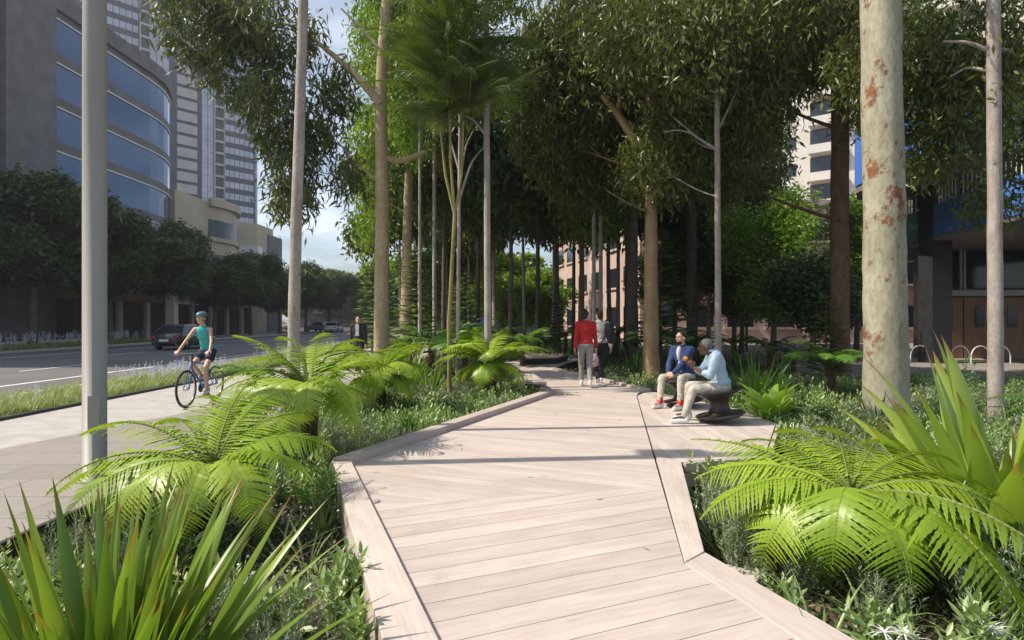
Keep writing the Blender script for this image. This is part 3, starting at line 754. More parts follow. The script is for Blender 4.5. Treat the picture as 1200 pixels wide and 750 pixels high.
# ================================================================ tree ferns
def frond(mb, o, az, e0, e1, L, W, npin=34, K=7, roll=0.0, serr=True, stemmb=None, broad=1.0, sag=.35, louv=.55):
    s = np.linspace(0, 1, npin * 2 + 1)
    el = e0 + (e1 - e0) * s ** 1.15
    dirs = np.stack([np.cos(el) * math.cos(az), np.cos(el) * math.sin(az), np.sin(el)], 1)
    P = np.concatenate([[np.zeros(3)], np.cumsum(dirs[:-1] * (L / (npin * 2)), axis=0)]) + np.array(o)
    side = np.array([-math.sin(az), math.cos(az), 0.0])
    up = np.cross(dirs, side); up *= np.sign(up[:, 2:3] + 1e-6) if False else 1
    up = np.cross(side, dirs) * -1
    # roll about the rachis
    cr, sr = math.cos(roll), math.sin(roll)
    S = side * cr + up * sr
    U = up * cr - side * sr
    idx = np.arange(1, npin * 2 + 1, 2)
    t = s[idx]
    prof = np.sin(np.pi * np.clip(t * .86 + .12, 0, 1)) ** .75
    prof = prof * np.clip(t / .1, .5, 1)
    spacing = L / npin
    r0 = RNG.random()
    V = []; Fc = []; D = []; n0 = 0
    u = np.linspace(0, 1, K + 1)
    for sg in (-1, 1):
        d = S[idx] * sg * math.cos(R(20)) + dirs[idx] * math.sin(R(20)) + U[idx] * RNG.normal(size=(npin, 1)) * .07 + dirs[idx] * RNG.normal(size=(npin, 1)) * .04      # (n,3)
        ln = W * prof * (1 + .06 * RNG.normal(size=npin))
        uu = u[None, :, None]
        C = P[idx][:, None, :] + d[:, None, :] * (ln[:, None, None] * uu) - U[idx][:, None, :] * (sag * ln[:, None, None] * uu ** 1.8) + dirs[idx][:, None, :] * (.16 * ln[:, None, None] * uu ** 2)
        w = spacing * .70 * broad * (1 - u ** 2.2 * .85)
        if serr: w = w * np.where(np.arange(K + 1) % 2 == 0, .72, 1.1)
        wv = dirs[idx][:, None, :] * w[None, :, None] * np.clip(prof, .35, 1)[:, None, None]
        tw = -U[idx][:, None, :] * (w[None, :, None] * louv)
        A = C + wv + tw; B = C - wv * .9 - tw * .25
        VV = np.stack([A, B], 2).reshape(-1, 3)
        base = np.arange(npin)[:, None] * (K + 1) * 2
        kk = np.arange(K)[None, :] * 2
        a = base + kk
        Fq = np.stack([a, a + 1, a + 3, a + 2], 2).reshape(-1, 4)
        mb.add(VV, Fq, np.stack([np.clip(r0 * .6 + .4 * RNG.random(npin), 0, 1).repeat((K + 1) * 2), np.tile(np.repeat(u, 2), npin)], 1))
    if stemmb is not None:
        k = np.arange(0, len(P), 4)
        tube(stemmb, P[k] - U[k] * .004, list(np.linspace(.011, .003, len(k)) * (L / 1.2)), 5, cap=False)
def tree_fern(name, label, base, H, fr, leaf, lean=(0, 0), group=None, K=7, tr=.075, npin=34, serr=True, cat='tree fern'):
    """fr: list of (azimuth deg, start elevation, end elevation, length, half width)"""
    t = thing(name, label, cat, base, 0, group)
    mb = MB(); top = (lean[0], lean[1], H)
    Q = curve_pts((0, 0, 0), top, (0, 0, 0), 8)
    tube(mb, Q, [tr * (1.25 - .3 * i / 7) for i in range(8)], 12, rough=.09)
    # stubs of old stalks
    for i in range(int(40)):
        a = random.uniform(0, 6.28); z = random.uniform(.05, H); q = Q[min(7, int(z / max(H, .01) * 7))]
        tube(mb, [(q[0] + tr * .8 * math.cos(a), q[1] + tr * .8 * math.sin(a), z), (q[0] + tr * 1.5 * math.cos(a), q[1] + tr * 1.5 * math.sin(a), z + .06)], [.012, .006], 4, cap=False)
    mb.build('trunk', M['fern_trunk'], t)
    mb = MB(); st = MB()
    for f in fr:
        az, e0, e1, L, W = f[:5]; roll = f[5] if len(f) > 5 else random.uniform(-.3, .3)
        frond(mb, top, R(az), R(e0), R(e1), L, W, npin, K, roll, serr, st)
    for i in range(3):   # furled new fronds
        a = random.uniform(0, 6.28)
        tube(st, [(top[0], top[1], top[2]), (top[0] + .03 * math.cos(a), top[1] + .03 * math.sin(a), top[2] + .12), (top[0] + .06 * math.cos(a), top[1] + .06 * math.sin(a), top[2] + .14)], [.012, .01, .012], 5)
    mb.build('fronds', M[leaf], t); st.build('stalks', M['frond_stem'], t)
    return t
def rand_fronds(n, L, W, e0=(35, 70), e1=(-60, -20), seed=1):
    r = random.Random(seed); out = []
    for i in range(n):
        out.append((i * 360 / n + r.uniform(-12, 12), r.uniform(*e0), r.uniform(*e1), L * r.uniform(.8, 1.12), W * r.uniform(.85, 1.1)))
    return out

# ================================================================ strap-leaved clumps
def blades(mb, n, L, w, spread=(5, 60), bend=.35, seed=1, r=.08, nseg=7, dirs=None):
    rr = random.Random(seed)
    for i in range(n):
        if dirs and i < len(dirs): az, ti, l, ww = dirs[i]
        else: az, ti, l, ww = rr.uniform(0, 360), rr.uniform(*spread), L * rr.uniform(.6, 1.1), w * rr.uniform(.75, 1.15)
        az = R(az); el = R(90 - ti); q = rr.uniform(0, r)
        P = np.array([q * math.cos(az + rr.uniform(-1, 1)), q * math.sin(az), 0.0]); V = []; bd = bend * rr.uniform(.2, 1.3)
        tw = rr.uniform(-.7, .7); al = []; rd = rr.random()
        for k in range(nseg + 1):
            u = k / nseg
            e = el - bd * u ** 1.6 * 1.2
            d = np.array([math.cos(e) * math.cos(az), math.cos(e) * math.sin(az), math.sin(e)])
            s0 = np.array([-math.sin(az + tw), math.cos(az + tw), 0]); nn = np.cross(s0, d); nn /= np.linalg.norm(nn)
            s0 = np.cross(d, nn)
            wd = ww / 2 * (.62 + .9 * u - .2 * u * u) * max(0.0, 1 - u ** 5) ** 1.0 if u < 1 else .0
            wd *= (1 - max(0, u - .55) / .45 * .75)
            V += [P + s0 * wd + nn * wd * .35, P, P - s0 * wd + nn * wd * .35]; al += [u, u, u]
            P = P + d * (l / nseg)
        Fc = []
        for k in range(nseg):
            a = 3 * k; Fc += [[a, a + 1, a + 4, a + 3], [a + 1, a + 2, a + 5, a + 4]]
        mb.add(V, Fc, np.stack([np.full(len(V), rd), al], 1))
def flax(name, label, base, n, L, w, mat, spread=(4, 55), bend=.35, seed=1, group=None, dirs=None, r=.1, cat='strap-leaved plant', nseg=8):
    t = MB(); blades(t, n, L, w, spread, bend, seed, r, nseg, dirs)
    o = t.build(name, M[mat], None, True); o.location = base
    return tag(o, label, cat, group)

# ---- nearest left fern etc. (azimuth 0 = to the right, 90 = away from the camera, 180 = left, 270 = towards the camera)
F1 = [(165, 40, -28, 1.45, .22), (178, 20, -45, 1.4, .24), (196, 32, -50, 1.25, .26), (222, 30, -60, 1.1, .27), (252, 34, -72, 1.05, .27), (283, 30, -75, 1.0, .26), (312, 34, -65, 1.0, .25), (340, 38, -48, 1.05, .24),
      (8, 45, -40, 1.05, .23), (38, 58, -25, 1.05, .22), (65, 66, -10, 1.1, .22), (92, 70, -5, 1.1, .22), (118, 62, -12, 1.1, .23), (142, 48, -28, 1.15, .23), (208, 10, -70, .95, .24), (265, 10, -80, .85, .24), (325, 8, -75, .9, .22), (25, 25, -55, 1.0, .22), (155, 10, -65, .95, .22), (75, 40, -35, 1.0, .2)]
tree_fern('tree_fern', 'big bright tree fern by the lamp post, spreading in front of the paving', (-2.42, 4.75, SOIL), .62, F1, 'fern_bright', (.05, 0), K=11, npin=42)
F2 = [(155, 52, -25, 1.15, .22), (172, 40, -45, 1.3, .24), (200, 36, -55, 1.2, .26), (228, 35, -65, 1.1, .27), (255, 40, -72, 1.1, .28), (285, 36, -72, 1.1, .27), (315, 40, -62, 1.1, .26), (345, 42, -48, 1.15, .25), (12, 50, -35, 1.15, .24), (40, 58, -22, 1.15, .23),
      (68, 66, -12, 1.2, .23), (98, 70, -5, 1.2, .22), (128, 62, -10, 1.3, .23), (215, 12, -72, 1.0, .24), (270, 8, -80, .95, .24), (325, 10, -72, 1.0, .24), (180, 62, 5, 1.15, .22), (30, 15, -60, 1.0, .22)]
tree_fern('tree_fern', 'bright tree fern with a brown fibrous trunk in front of the slim pale trunk', (-2.36, 6.9, SOIL), .98, F2, 'fern_bright', (.03, 0), K=9, npin=38, tr=.085)
tree_fern('tree_fern', 'bright tree fern left of the mid-bed slim trunk, near the long edge beam', (-2.32, 10.6, SOIL), .8, rand_fronds(16, 1.3, .25, (38, 68), (-60, -12), 4) + rand_fronds(9, 1.0, .23, (0, 20), (-85, -65), 14), 'fern_bright', K=7, npin=30)
F4 = rand_fronds(13, 1.3, .25, (40, 70), (-50, -8), 9) + rand_fronds(7, 1.0, .22, (0, 20), (-80, -60), 19) + [(262, 22, -85, 1.0, .29), (205, 40, -45, 1.35, .27), (338, 38, -28, 1.4, .23), (60, 70, 20, 1.1, .2), (120, 68, 20, 1.1, .2)]
tree_fern('tree_fern', 'bright tree fern at the grey pole-like trunk beside the long edge beam', (-.46, 12.3, SOIL), .88, F4, 'fern_bright', K=7, npin=30, tr=.12)
F7 = [(140, 28, -8, 1.2, .2), (160, 30, -35, 1.1, .23), (182, 26, -50, 1.15, .25), (206, 20, -70, 1.05, .27), (234, 32, -68, 1.0, .29), (260, 28, -74, 1.05, .29), (283, 24, -70, 1.4, .29), (300, 24, -64, 1.6, .3), (328, 34, -50, 1.05, .27),
      (355, 34, -40, 1.05, .25), (20, 36, -25, 1.1, .24), (45, 38, -18, 1.1, .23), (70, 42, -15, 1.1, .23), (95, 44, -18, 1.05, .23), (118, 40, -20, 1.0, .22), (318, 16, -64, 1.05, .27), (350, 8, -60, .9, .25), (150, 5, -60, .9, .25), (220, 5, -80, .8, .25), (30, 12, -50, 1.0, .22), (80, 20, -45, .9, .2)]
tree_fern('tree_fern', 'big bright tree fern arching over the right bed beside the boardwalk edge', (2.34, 4.12, SOIL), .6, F7, 'fern_bright', (0, 0), K=11, npin=42)
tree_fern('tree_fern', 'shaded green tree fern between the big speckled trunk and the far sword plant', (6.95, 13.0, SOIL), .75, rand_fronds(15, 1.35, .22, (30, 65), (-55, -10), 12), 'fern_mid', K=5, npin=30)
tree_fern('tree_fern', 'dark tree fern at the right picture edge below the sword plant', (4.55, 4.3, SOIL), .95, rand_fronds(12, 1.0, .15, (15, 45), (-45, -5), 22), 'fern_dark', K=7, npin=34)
# middle distance ferns (copies share their meshes)
pf_ = tree_fern('tree_fern', 'green tree fern just behind the bright one at the grey trunk', (-1.15, 14.6, SOIL), .95, rand_fronds(14, 1.15, .23, (35, 68), (-55, -10), 31), 'fern_mid', K=5, npin=26, serr=False)
for x, Y, rz, s, l in ((300, 11.5, 90, .7, 'green tree fern at the left bed edge, its frond standing up before the path'), (392, 12.4, 40, .72, 'green tree fern in the left bed behind the dense clump of spears'), (612, 19.5, 80, 1.0, 'green tree fern beside the raised deck at the turn of the walk'), (505, 17.5, 200, 1.1, 'green tree fern behind the mid-bed sword plant'),
                  (545, 20.5, 10, 1.1, 'low green tree fern among the far slim trunks, left of the walk')):
    dup(pf_, (at(x, Y), Y, SOIL), R(rz), s, l)
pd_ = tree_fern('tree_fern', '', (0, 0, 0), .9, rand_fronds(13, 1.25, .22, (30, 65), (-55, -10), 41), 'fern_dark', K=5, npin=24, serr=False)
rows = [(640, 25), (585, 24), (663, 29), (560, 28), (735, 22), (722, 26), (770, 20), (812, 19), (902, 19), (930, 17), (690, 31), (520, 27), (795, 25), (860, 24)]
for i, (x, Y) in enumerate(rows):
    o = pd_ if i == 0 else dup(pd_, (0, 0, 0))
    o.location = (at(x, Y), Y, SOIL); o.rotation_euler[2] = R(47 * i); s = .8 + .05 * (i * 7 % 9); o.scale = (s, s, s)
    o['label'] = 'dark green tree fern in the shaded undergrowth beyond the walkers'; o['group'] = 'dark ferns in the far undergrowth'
# bird's nest fern
nf = thing('nest_fern', 'bright glossy bird\'s nest fern beside the seating platform', 'fern', (3.98, 9.25, SOIL))
w_ = MB(); rr = random.Random(5)
for i in range(22):
    az = R(i * 137.5); ti = R(38 + i * 1.9); L = .62 - .008 * i; V = []; al = []
    P = np.array([0, 0, .12]); 
    for k in range(9):
        u = k / 8; e = math.pi / 2 - ti * .6 - u * u * 1.15
        d = np.array([math.cos(e) * math.cos(az), math.cos(e) * math.sin(az), math.sin(e)]); s0 = np.array([-math.sin(az), math.cos(az), 0]); nn = np.cross(s0, d)
        wd = .068 * math.sin(math.pi * min(.97, .12 + u * .88)) ** .7
        V += [P + s0 * wd - nn * wd * .25 * -1, P, P - s0 * wd + nn * wd * .25]; al += [u] * 3; P = P + d * L / 8
    w_.add(V, [[3 * k + a, 3 * k + a + 1, 3 * k + a + 4, 3 * k + a + 3] for k in range(8) for a in (0, 1)], np.stack([np.full(27, rr.random()), al], 1))
w_.build('fronds', M['nest_leaf'], nf, True); nf.scale = (1.25, 1.25, 1.45)

# ---- strap-leaved clumps
d1 = [(95, 5, 1.12, .072), (70, 14, 1.2, .072), (40, 30, 1.25, .072), (25, 42, 1.25, .072), (12, 52, 1.2, .075), (60, 24, 1.25, .072), (110, 14, 1.05, .072), (130, 24, 1.0, .072), (150, 32, .9, .072), (20, 20, 1.05, .075), (0, 8, .95, .072), (350, 40, .85, .07), (80, 30, 1.2, .072)]
flax('flax_clump', 'big upright flax clump with red-brown blade tips in the near left corner', (-1.62, 2.35, SOIL), 130, 1.12, .066, 'flax', (2, 42), .25, 7, dirs=d1, r=.16)
d2 = [(150, 22, 1.75, .2), (172, 14, 1.65, .21), (195, 25, 1.5, .19), (140, 38, 1.5, .17), (120, 8, 1.8, .22), (210, 48, 1.3, .17), (165, 48, 1.5, .15), (250, 20, 1.5, .2), (100, 20, 1.6, .2), (160, 62, 1.35, .13), (180, 40, 1.45, .15)]
flax('sword_plant', 'huge bright sword-leaved plant against the slim pale trunk at the right edge', (3.9, 4.75, SOIL), 46, 1.6, .24, 'flax_wide', (5, 60), .3, 17, dirs=d2, r=.15, nseg=9)
flax('flax_clump', 'bright upright flax clump behind the left ferns, at the foot of the forked cream trunk', (-2.55, 14.2, SOIL), 46, 1.45, .075, 'flax', (3, 52), .35, 27, r=.2)
flax('flax_clump', 'smaller bright flax clump right of the one at the forked cream trunk', (-1.75, 13.0, SOIL), 30, 1.1, .06, 'flax', (5, 55), .35, 28, r=.15)
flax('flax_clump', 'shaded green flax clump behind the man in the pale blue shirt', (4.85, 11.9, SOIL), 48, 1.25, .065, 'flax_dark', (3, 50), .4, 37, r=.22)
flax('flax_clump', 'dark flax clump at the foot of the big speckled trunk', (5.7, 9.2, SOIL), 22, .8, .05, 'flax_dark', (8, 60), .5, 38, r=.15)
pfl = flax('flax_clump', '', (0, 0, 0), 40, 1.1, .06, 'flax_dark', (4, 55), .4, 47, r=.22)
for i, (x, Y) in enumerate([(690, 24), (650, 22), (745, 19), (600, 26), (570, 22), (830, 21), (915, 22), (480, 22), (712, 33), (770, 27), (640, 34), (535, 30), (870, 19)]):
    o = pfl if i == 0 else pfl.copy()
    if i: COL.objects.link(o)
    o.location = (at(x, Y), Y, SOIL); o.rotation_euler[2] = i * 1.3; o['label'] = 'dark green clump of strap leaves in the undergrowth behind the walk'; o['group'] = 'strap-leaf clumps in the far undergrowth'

# ================================================================ ground cover (nobody could count it)
LB = [(-3.5, -.2), (-3.5, 40), (.0, 40), (.0, 18), (.65, 12.3), (-1.9, 6.25), (-.66, 2.7), (.2, .2), (.2, -.2)]
RB = [(1.75, 2.6), (1.3, 3.9), (1.85, 6.25), (2.9, 6.55), (3.85, 8.5), (3.85, 10.1), (3.0, 12.7), (1.4, 18.3), (2.1, 21), (3.8, 25), (4, 40), (9, 40), (9, 16.5), (16, 16.5), (16, 2.0), (3, .3)]
def inside(P, poly):
    x, y = P[:, 0], P[:, 1]; c = np.zeros(len(P), bool); n = len(poly)
    for i in range(n):
        (x1, y1), (x2, y2) = poly[i], poly[(i + 1) % n]
        m = ((y1 > y) != (y2 > y)) & (x < (x2 - x1) * (y - y1) / (y2 - y1 + 1e-12) + x1); c ^= m
    return c
def scatter(poly, n, ymax=16, ymin=0.3, mind=0):
    a = np.array(poly); out = []
    while len(out) < n:
        Y = ymin + (ymax - ymin) * RNG.random(n * 4) ** 1.25
        X = a[:, 0].min() + (a[:, 0].max() - a[:, 0].min()) * RNG.random(n * 4)
        P = np.stack([X, Y], 1)
        k = inside(P, poly) & (np.abs(X) < Y * .9 + .6)
        out += P[k].tolist()
    return np.array(out[:n])
nz = lambda P, f, s: np.sin(P[:, 0] * f + s) * np.cos(P[:, 1] * f * .9 + s * 2) + .5 * np.sin(P[:, 0] * f * 2.3 - s) * np.sin(P[:, 1] * f * 2.1 + s)

def needle_tuft(mb, P, H, n_st=11, n_nd=26, lean=.5, sc=1.0):
    N = len(P)
    for i in range(N):
        h = H * (.6 + .7 * random.random()); s = n_st
        az = RNG.random(s) * 6.28; ti = np.abs(RNG.normal(size=s)) * lean * .6
        d = np.stack([np.sin(ti) * np.cos(az), np.sin(ti) * np.sin(az), np.cos(ti)], 1)
        L = h * (.7 + .5 * RNG.random(s))
        u = np.linspace(.15, 1, n_nd)
        B = np.array([P[i][0], P[i][1], SOIL]) + d[:, None, :] * (L[:, None, None] * u[None, :, None]) + RNG.normal(size=(s, 1, 3)) * .015
        B = B.reshape(-1, 3); D = np.repeat(d, n_nd, 0)
        nd = RNG.normal(size=B.shape); nd -= D * np.sum(nd * D, 1)[:, None]; nd /= np.linalg.norm(nd, axis=1)[:, None]
        nd = nd * .75 + D * .8
        Fm = frames(nd, RNG.normal(size=B.shape)) * (.8 + .4 * RNG.random(len(B)))[:, None, None]
        mb.inst(scl(L_needle, .0085 * sc, .038 * sc), Fm, B, np.clip(np.tile(u, s) * .6 + .4 * random.random(), 0, 1))
def leafy_shrub(mb, P, H, n_st=7, n_lf=14, ll=.065, lw=.026, lean=.55, z0=None):
    for i in range(len(P)):
        h = H * (.6 + .7 * random.random()); s = n_st
        az = RNG.random(s) * 6.28; ti = np.abs(RNG.normal(size=s)) * lean * .6
        d = np.stack([np.sin(ti) * np.cos(az), np.sin(ti) * np.sin(az), np.cos(ti)], 1)
        L = h * (.6 + .5 * RNG.random(s)); u = np.linspace(.25, 1, n_lf)
        B = (np.array([P[i][0], P[i][1], SOIL if z0 is None else z0]) + d[:, None, :] * (L[:, None, None] * u[None, :, None])).reshape(-1, 3)
        D = np.repeat(d, n_lf, 0)
        a = np.tile(np.arange(n_lf) * 2.4, s) + np.repeat(RNG.random(s) * 6, n_lf)
        ref = np.cross(D, np.array([.3, .9, .1])); ref /= np.linalg.norm(ref, axis=1)[:, None]; r2 = np.cross(D, ref)
        out = ref * np.cos(a)[:, None] + r2 * np.sin(a)[:, None]
        ld = out * .8 + D * (.35 + .75 * np.tile(u, s) ** 3)[:, None]
        Fm = frames(ld, D) * (.7 + .5 * RNG.random(len(B)))[:, None, None]
        mb.inst(scl(L_oval, lw, ll), Fm, B, np.clip(.55 * random.random() + .35 * RNG.random(len(B)) + .1, 0, 1))
def mat_cover(mb, P, ll=.03, lw=.02, n=14, rad=.16, h=.06):
    K = len(P) * n
    Q = np.repeat(P, n, 0) + RNG.normal(size=(K, 2)) * rad * .6
    Q = np.concatenate([Q, SOIL + .01 + np.abs(RNG.normal(size=(K, 1))) * h], 1)
    mb.inst(scl(L_quad, lw, ll), rotmats(K, down=-.5, flat=.4) * (.6 + .8 * RNG.random(K))[:, None, None], Q)

def cover(poly, tagname, seedk, dens=1.0):
    P = scatter(poly, int(2600 * dens), 16); v = nz(P, 1.3, seedk)
    # keep plants off the big fern trunks
    A = P[v > .15][: int(380 * dens)]; B = P[(v > -.45) & (v <= .15)]; C = P[v <= -.3]
    m = MB(); needle_tuft(m, A[A[:, 1] < 7.5], .34, 14, 30); needle_tuft(m, A[A[:, 1] >= 7.5], .34, 7, 14, .5, 1.9)
    struct(m.build('rosemary_cover', M['rosemary']), 'stuff')
    m = MB(); near = B[B[:, 1] < 7]; far = B[B[:, 1] >= 7]
    leafy_shrub(m, near[:int(110 * dens)], .26, 8, 13, .06, .022); leafy_shrub(m, near[int(110 * dens):int(170 * dens)], .40, 6, 15, .10, .034, .4); leafy_shrub(m, far[:int(480 * dens)], .38, 8, 12, .075, .027)
    struct(m.build('leafy_cover', M['shrub_leaf']), 'stuff')
    m = MB(); leafy_shrub(m, P[::7][:int(260 * dens)], .16, 5, 8, .05, .03, 1.4)
    mat_cover(m, scatter(poly, int(2300 * dens), 12)); mat_cover(m, scatter(poly, int(2600 * dens), 40, 10), .07, .045, 12, .3, .12)
    struct(m.build('low_cover', M['cover_leaf']), 'stuff')
    m = MB(); Cn = C[C[:, 1] < 9]; mat_cover(m, Cn[:int(330 * dens)], .014, .013, 16, .14, .06)
    struct(m.build('pink_flower_cover', M['pink_petal']), 'stuff')
    m = MB(); mat_cover(m, scatter(poly, int(900 * dens), 9), .05, .025, 10, .3, .008)
    struct(m.build('leaf_litter', M['mulch']), 'stuff')
cover(LB, 'left', .4); cover(RB, 'right', 2.1, 1.3)
for poly, nn in ((LB, 60), (RB, 70)):
    m = MB(); P = scatter(poly, nn, 14, 2.2)
    for q_, (x_, y_) in enumerate(P):
        b_ = MB(); blades(b_, random.randint(14, 30), random.uniform(.3, .55), .016, (8, 65), .9, int(q_ * 7 + nn), .05, 5)
        V_ = np.concatenate(b_.V) + np.array([x_, y_, SOIL]); D_ = np.concatenate(b_.D); Fq = np.concatenate([a_ for a_, _ in b_.Q[4]])
        m.add(V_, Fq, D_)
    struct(m.build('strappy_grass', M['strappy']), 'stuff')
    m = MB(); P = scatter(poly, 46, 11, 2.4); K_ = len(P) * 9
    Q_ = np.concatenate([np.repeat(P, 9, 0) + RNG.normal(size=(K_, 2)) * .07, SOIL + .2 + RNG.random((K_, 1)) * .16], 1)
    m.inst(scl(L_quad, .018, .022), rotmats(K_, down=-1), Q_)
    struct(m.build('small_white_flowers', M['white_petal']), 'stuff')
m = MB(); P = scatter([(-1.4, 2.5), (1.5, 2.5), (2.4, 11), (.3, 11), (-1.6, 6)], 16, 11, 2.5); P = P[(P[:, 0] > -.2 - .385 * (P[:, 1] - 2.8)) & (P[:, 0] < .95 + .17 * (P[:, 1] - 3.7))]
m.inst(scl(L_gum, .016, .075), rotmats(len(P), down=0, flat=.96), np.concatenate([P, np.full((len(P), 1), .108)], 1)); struct(m.build('fallen_leaves', M['mulch']), 'stuff')
# taller yellow-green weeds/foliage shrubs around
def shrub(name, label, base, H, mat, seed, n_st=12, n_lf=22, ll=.09, lw=.035, lean=.5, group=None):
    m = MB(); random.seed(seed); leafy_shrub(m, [(0, 0)], H, n_st, n_lf, ll, lw, lean, 0.0)
    o = m.build(name, M[mat]); o.location = base
    return tag(o, label, 'shrub', group)
shrub('leafy_shrub', 'upright shrub of oval green leaves between the flax clump and the boardwalk', (-1.28, 3.3, SOIL), .42, 'shrub_leaf', 3, 11, 16, .1, .036)
shrub('leafy_shrub', 'small upright sprig of oval leaves near the left beam, above the pink flowers', (-.92, 3.6, SOIL), .34, 'shrub_leaf', 4, 5, 12, .075, .03, .35)
shrub('leafy_shrub', 'bright leafy shrub by the suited man, left of the flax clump', (-3.2, 13.2, SOIL), .95, 'fern_mid', 5, 16, 26, .12, .04, .45)
shrub('leafy_shrub', 'yellow-green leafy shrub behind the fern with the brown trunk', (-3.2, 10.8, SOIL), .75, 'shrub_leaf', 6, 12, 22, .11, .04, .6)
shrub('leafy_shrub', 'bright weedy shrub in the sun at the foot of the tan trunk by the walk', (2.75, 13.4, SOIL), .45, 'fresh_leaf', 8, 9, 14, .07, .03, .5)
shrub('leafy_shrub', 'leafy shrub in front of the big speckled trunk base', (5.0, 8.3, SOIL), .5, 'shrub_leaf', 9, 12, 16, .09, .03, .6)
shrub('leafy_shrub', 'young shrub beside the platform corner under the fern tip', (2.72, 6.0, SOIL), .34, 'shrub_leaf', 10, 5, 14, .07, .03, .4)
for i, (x, Yv, h_, mt, l) in enumerate(((915, 10.6, .6, 'fern_mid', 'green leafy shrub behind the nest fern'), (955, 11.2, .75, 'shrub_leaf', 'tall pale leafy shrub left of the big speckled trunk'), (880, 13.5, .8, 'fern_mid', 'dark leafy shrub behind the spears near the seated men'), (1095, 9.0, .7, 'shrub_leaf', 'leafy shrub right of the big speckled trunk base'),
        (1120, 12.5, .9, 'fern_mid', 'green leafy shrub in front of the bike hoops'), (930, 7.6, .5, 'shrub_leaf', 'pale leafy shrub above the tips of the right fern'), (1075, 6.6, .5, 'shrub_leaf', 'pale leafy shrub between the right fern and the sword plant'), (505, 9.8, .55, 'shrub_leaf', 'pale leafy shrub along the long edge beam, left of the olive stem'),
        (475, 8.2, .5, 'fern_mid', 'green leafy shrub behind the corner of the left beams'), (600, 13.4, .5, 'shrub_leaf', 'small leafy shrub near the far end of the long edge beam'), (385, 5.6, .5, 'fern_mid', 'green leafy shrub outside the corner of the left beams'))):
    shrub('leafy_shrub', l, (at(x, Yv), Yv, SOIL), h_, mt, 70 + i, 14, 18, .1, .036, .6)
# broad yellow-green leaves low in the near beds
for i, (x, y, l) in enumerate([(632, 748, ''), (0, 0, '')][:0]): pass
def lily(label, X, Y, seed, flowers=2):
    t = thing('spider_lily', label, 'flower', (X, Y, SOIL)); random.seed(seed)
    m = MB(); blades(m, 9, .3, .035, (30, 70), .9, seed, .03, 6); m.build('leaves', M['yellow_leaf'], t, True)
    st = MB(); 
    for k in range(flowers):
        hx, hy, hz = random.uniform(-.09, .09), random.uniform(-.09, .09), random.uniform(.24, .34)
        tube(st, [(0, 0, 0), (hx * .6, hy * .6, hz * .6), (hx, hy, hz)], .005, 5)
        fl = MB()
        for j in range(6):
            for q in range(3):
                az = j * 60 + q * 17 + random.uniform(-8, 8); a = R(az); e = R(random.uniform(0, 50)); V = []
                P = np.array([hx, hy, hz]); 
                for s in range(5):
                    u = s / 4; ee = e - u * 1.1
                    d = np.array([math.cos(ee) * math.cos(a), math.cos(ee) * math.sin(a), math.sin(ee)]); sd = np.array([-math.sin(a), math.cos(a), 0]) * .0055 * (1 - u * .8)
                    V += [P + sd, P - sd]; P = P + d * .02
                fl.add(V, [[2 * s, 2 * s + 1, 2 * s + 3, 2 * s + 2] for s in range(4)])
        fl.build('flower', M['white_petal'], t)
    st.build('stem', M['frond_stem'], t)
lily('white spider lily behind the flax blades, under the near left fern', -2.15, 3.55, 1, 3)
lily('white spider lily between the flax blades and the leafy shrub', -1.75, 3.1, 2, 3)
lily('white spider lily at the bottom edge left of the boardwalk beam', -.92, 2.62, 3, 2)
lily('white spider lily left of the boardwalk, in the pink flower mat', -1.2, 2.75, 4, 2)
lily('white spider lily at the bottom edge beside the right boardwalk beam', 1.83, 2.78, 5, 3)
lily('white spider lily below the longest frond of the right fern', 2.3, 2.85, 6, 2)
lily('white spider lily just right of the big right fern', 3.05, 3.75, 7, 3)
lily('white spider lily under the dark fern at the right edge', 3.35, 3.9, 8, 3)
lily('white spider lily in the bottom right corner', 2.75, 2.95, 9, 3)
lily('white spider lily beside the seating platform, below the nest fern', 4.0, 8.1, 10, 4)
lily('small white spider lily behind the nest fern towards the speckled trunk', 4.55, 8.9, 11, 4)
# verge grasses with pale spikes, between path and road
def grass(mb, P, h, n, w=.007, bend=.9, z=-.03):
    K = len(P) * n
    B = np.repeat(P, n, 0) + RNG.normal(size=(K, 2)) * .06
    az = RNG.random(K) * 6.28; ti = np.abs(RNG.normal(size=K)) * .5
    hh = h * (.6 + .6 * RNG.random(K))
    d = np.stack([np.sin(ti) * np.cos(az), np.sin(ti) * np.sin(az), np.cos(ti)], 1)
    d2 = d + np.stack([np.cos(az), np.sin(az), -np.ones(K) * .8], 1) * bend * .5
    d2 /= np.linalg.norm(d2, axis=1)[:, None]
    s = np.stack([-np.sin(az), np.cos(az), np.zeros(K)], 1) * w
    P0 = np.concatenate([B, np.full((K, 1), z)], 1); P1 = P0 + d * hh[:, None] * .6; P2 = P1 + d2 * hh[:, None] * .5
    V = np.stack([P0 + s, P0 - s, P1 + s * .8, P1 - s * .8, P2], 1).reshape(-1, 3)
    b = np.arange(K)[:, None] * 5
    rnd = np.clip(np.repeat(RNG.random(len(P)), n) * .5 + RNG.random(K) * .5, 0, 1).repeat(5)
    dat = np.stack([rnd, np.tile([0, 0, .6, .6, 1], K)], 1)
    n0 = mb.n
    mb.V.append(V); mb.D.append(dat); mb.n += len(V)
    mb.Q.setdefault(4, []).append((b + np.array([[0, 1, 3, 2]]) + n0, 0)); mb.Q.setdefault(3, []).append((b + np.array([[2, 3, 4]]) + n0, 0))
def strip(n, x0, x1, y0, y1, pw=1.6):
    return np.stack([x0 + (x1 - x0) * RNG.random(n), y0 + (y1 - y0) * RNG.random(n) ** pw], 1)
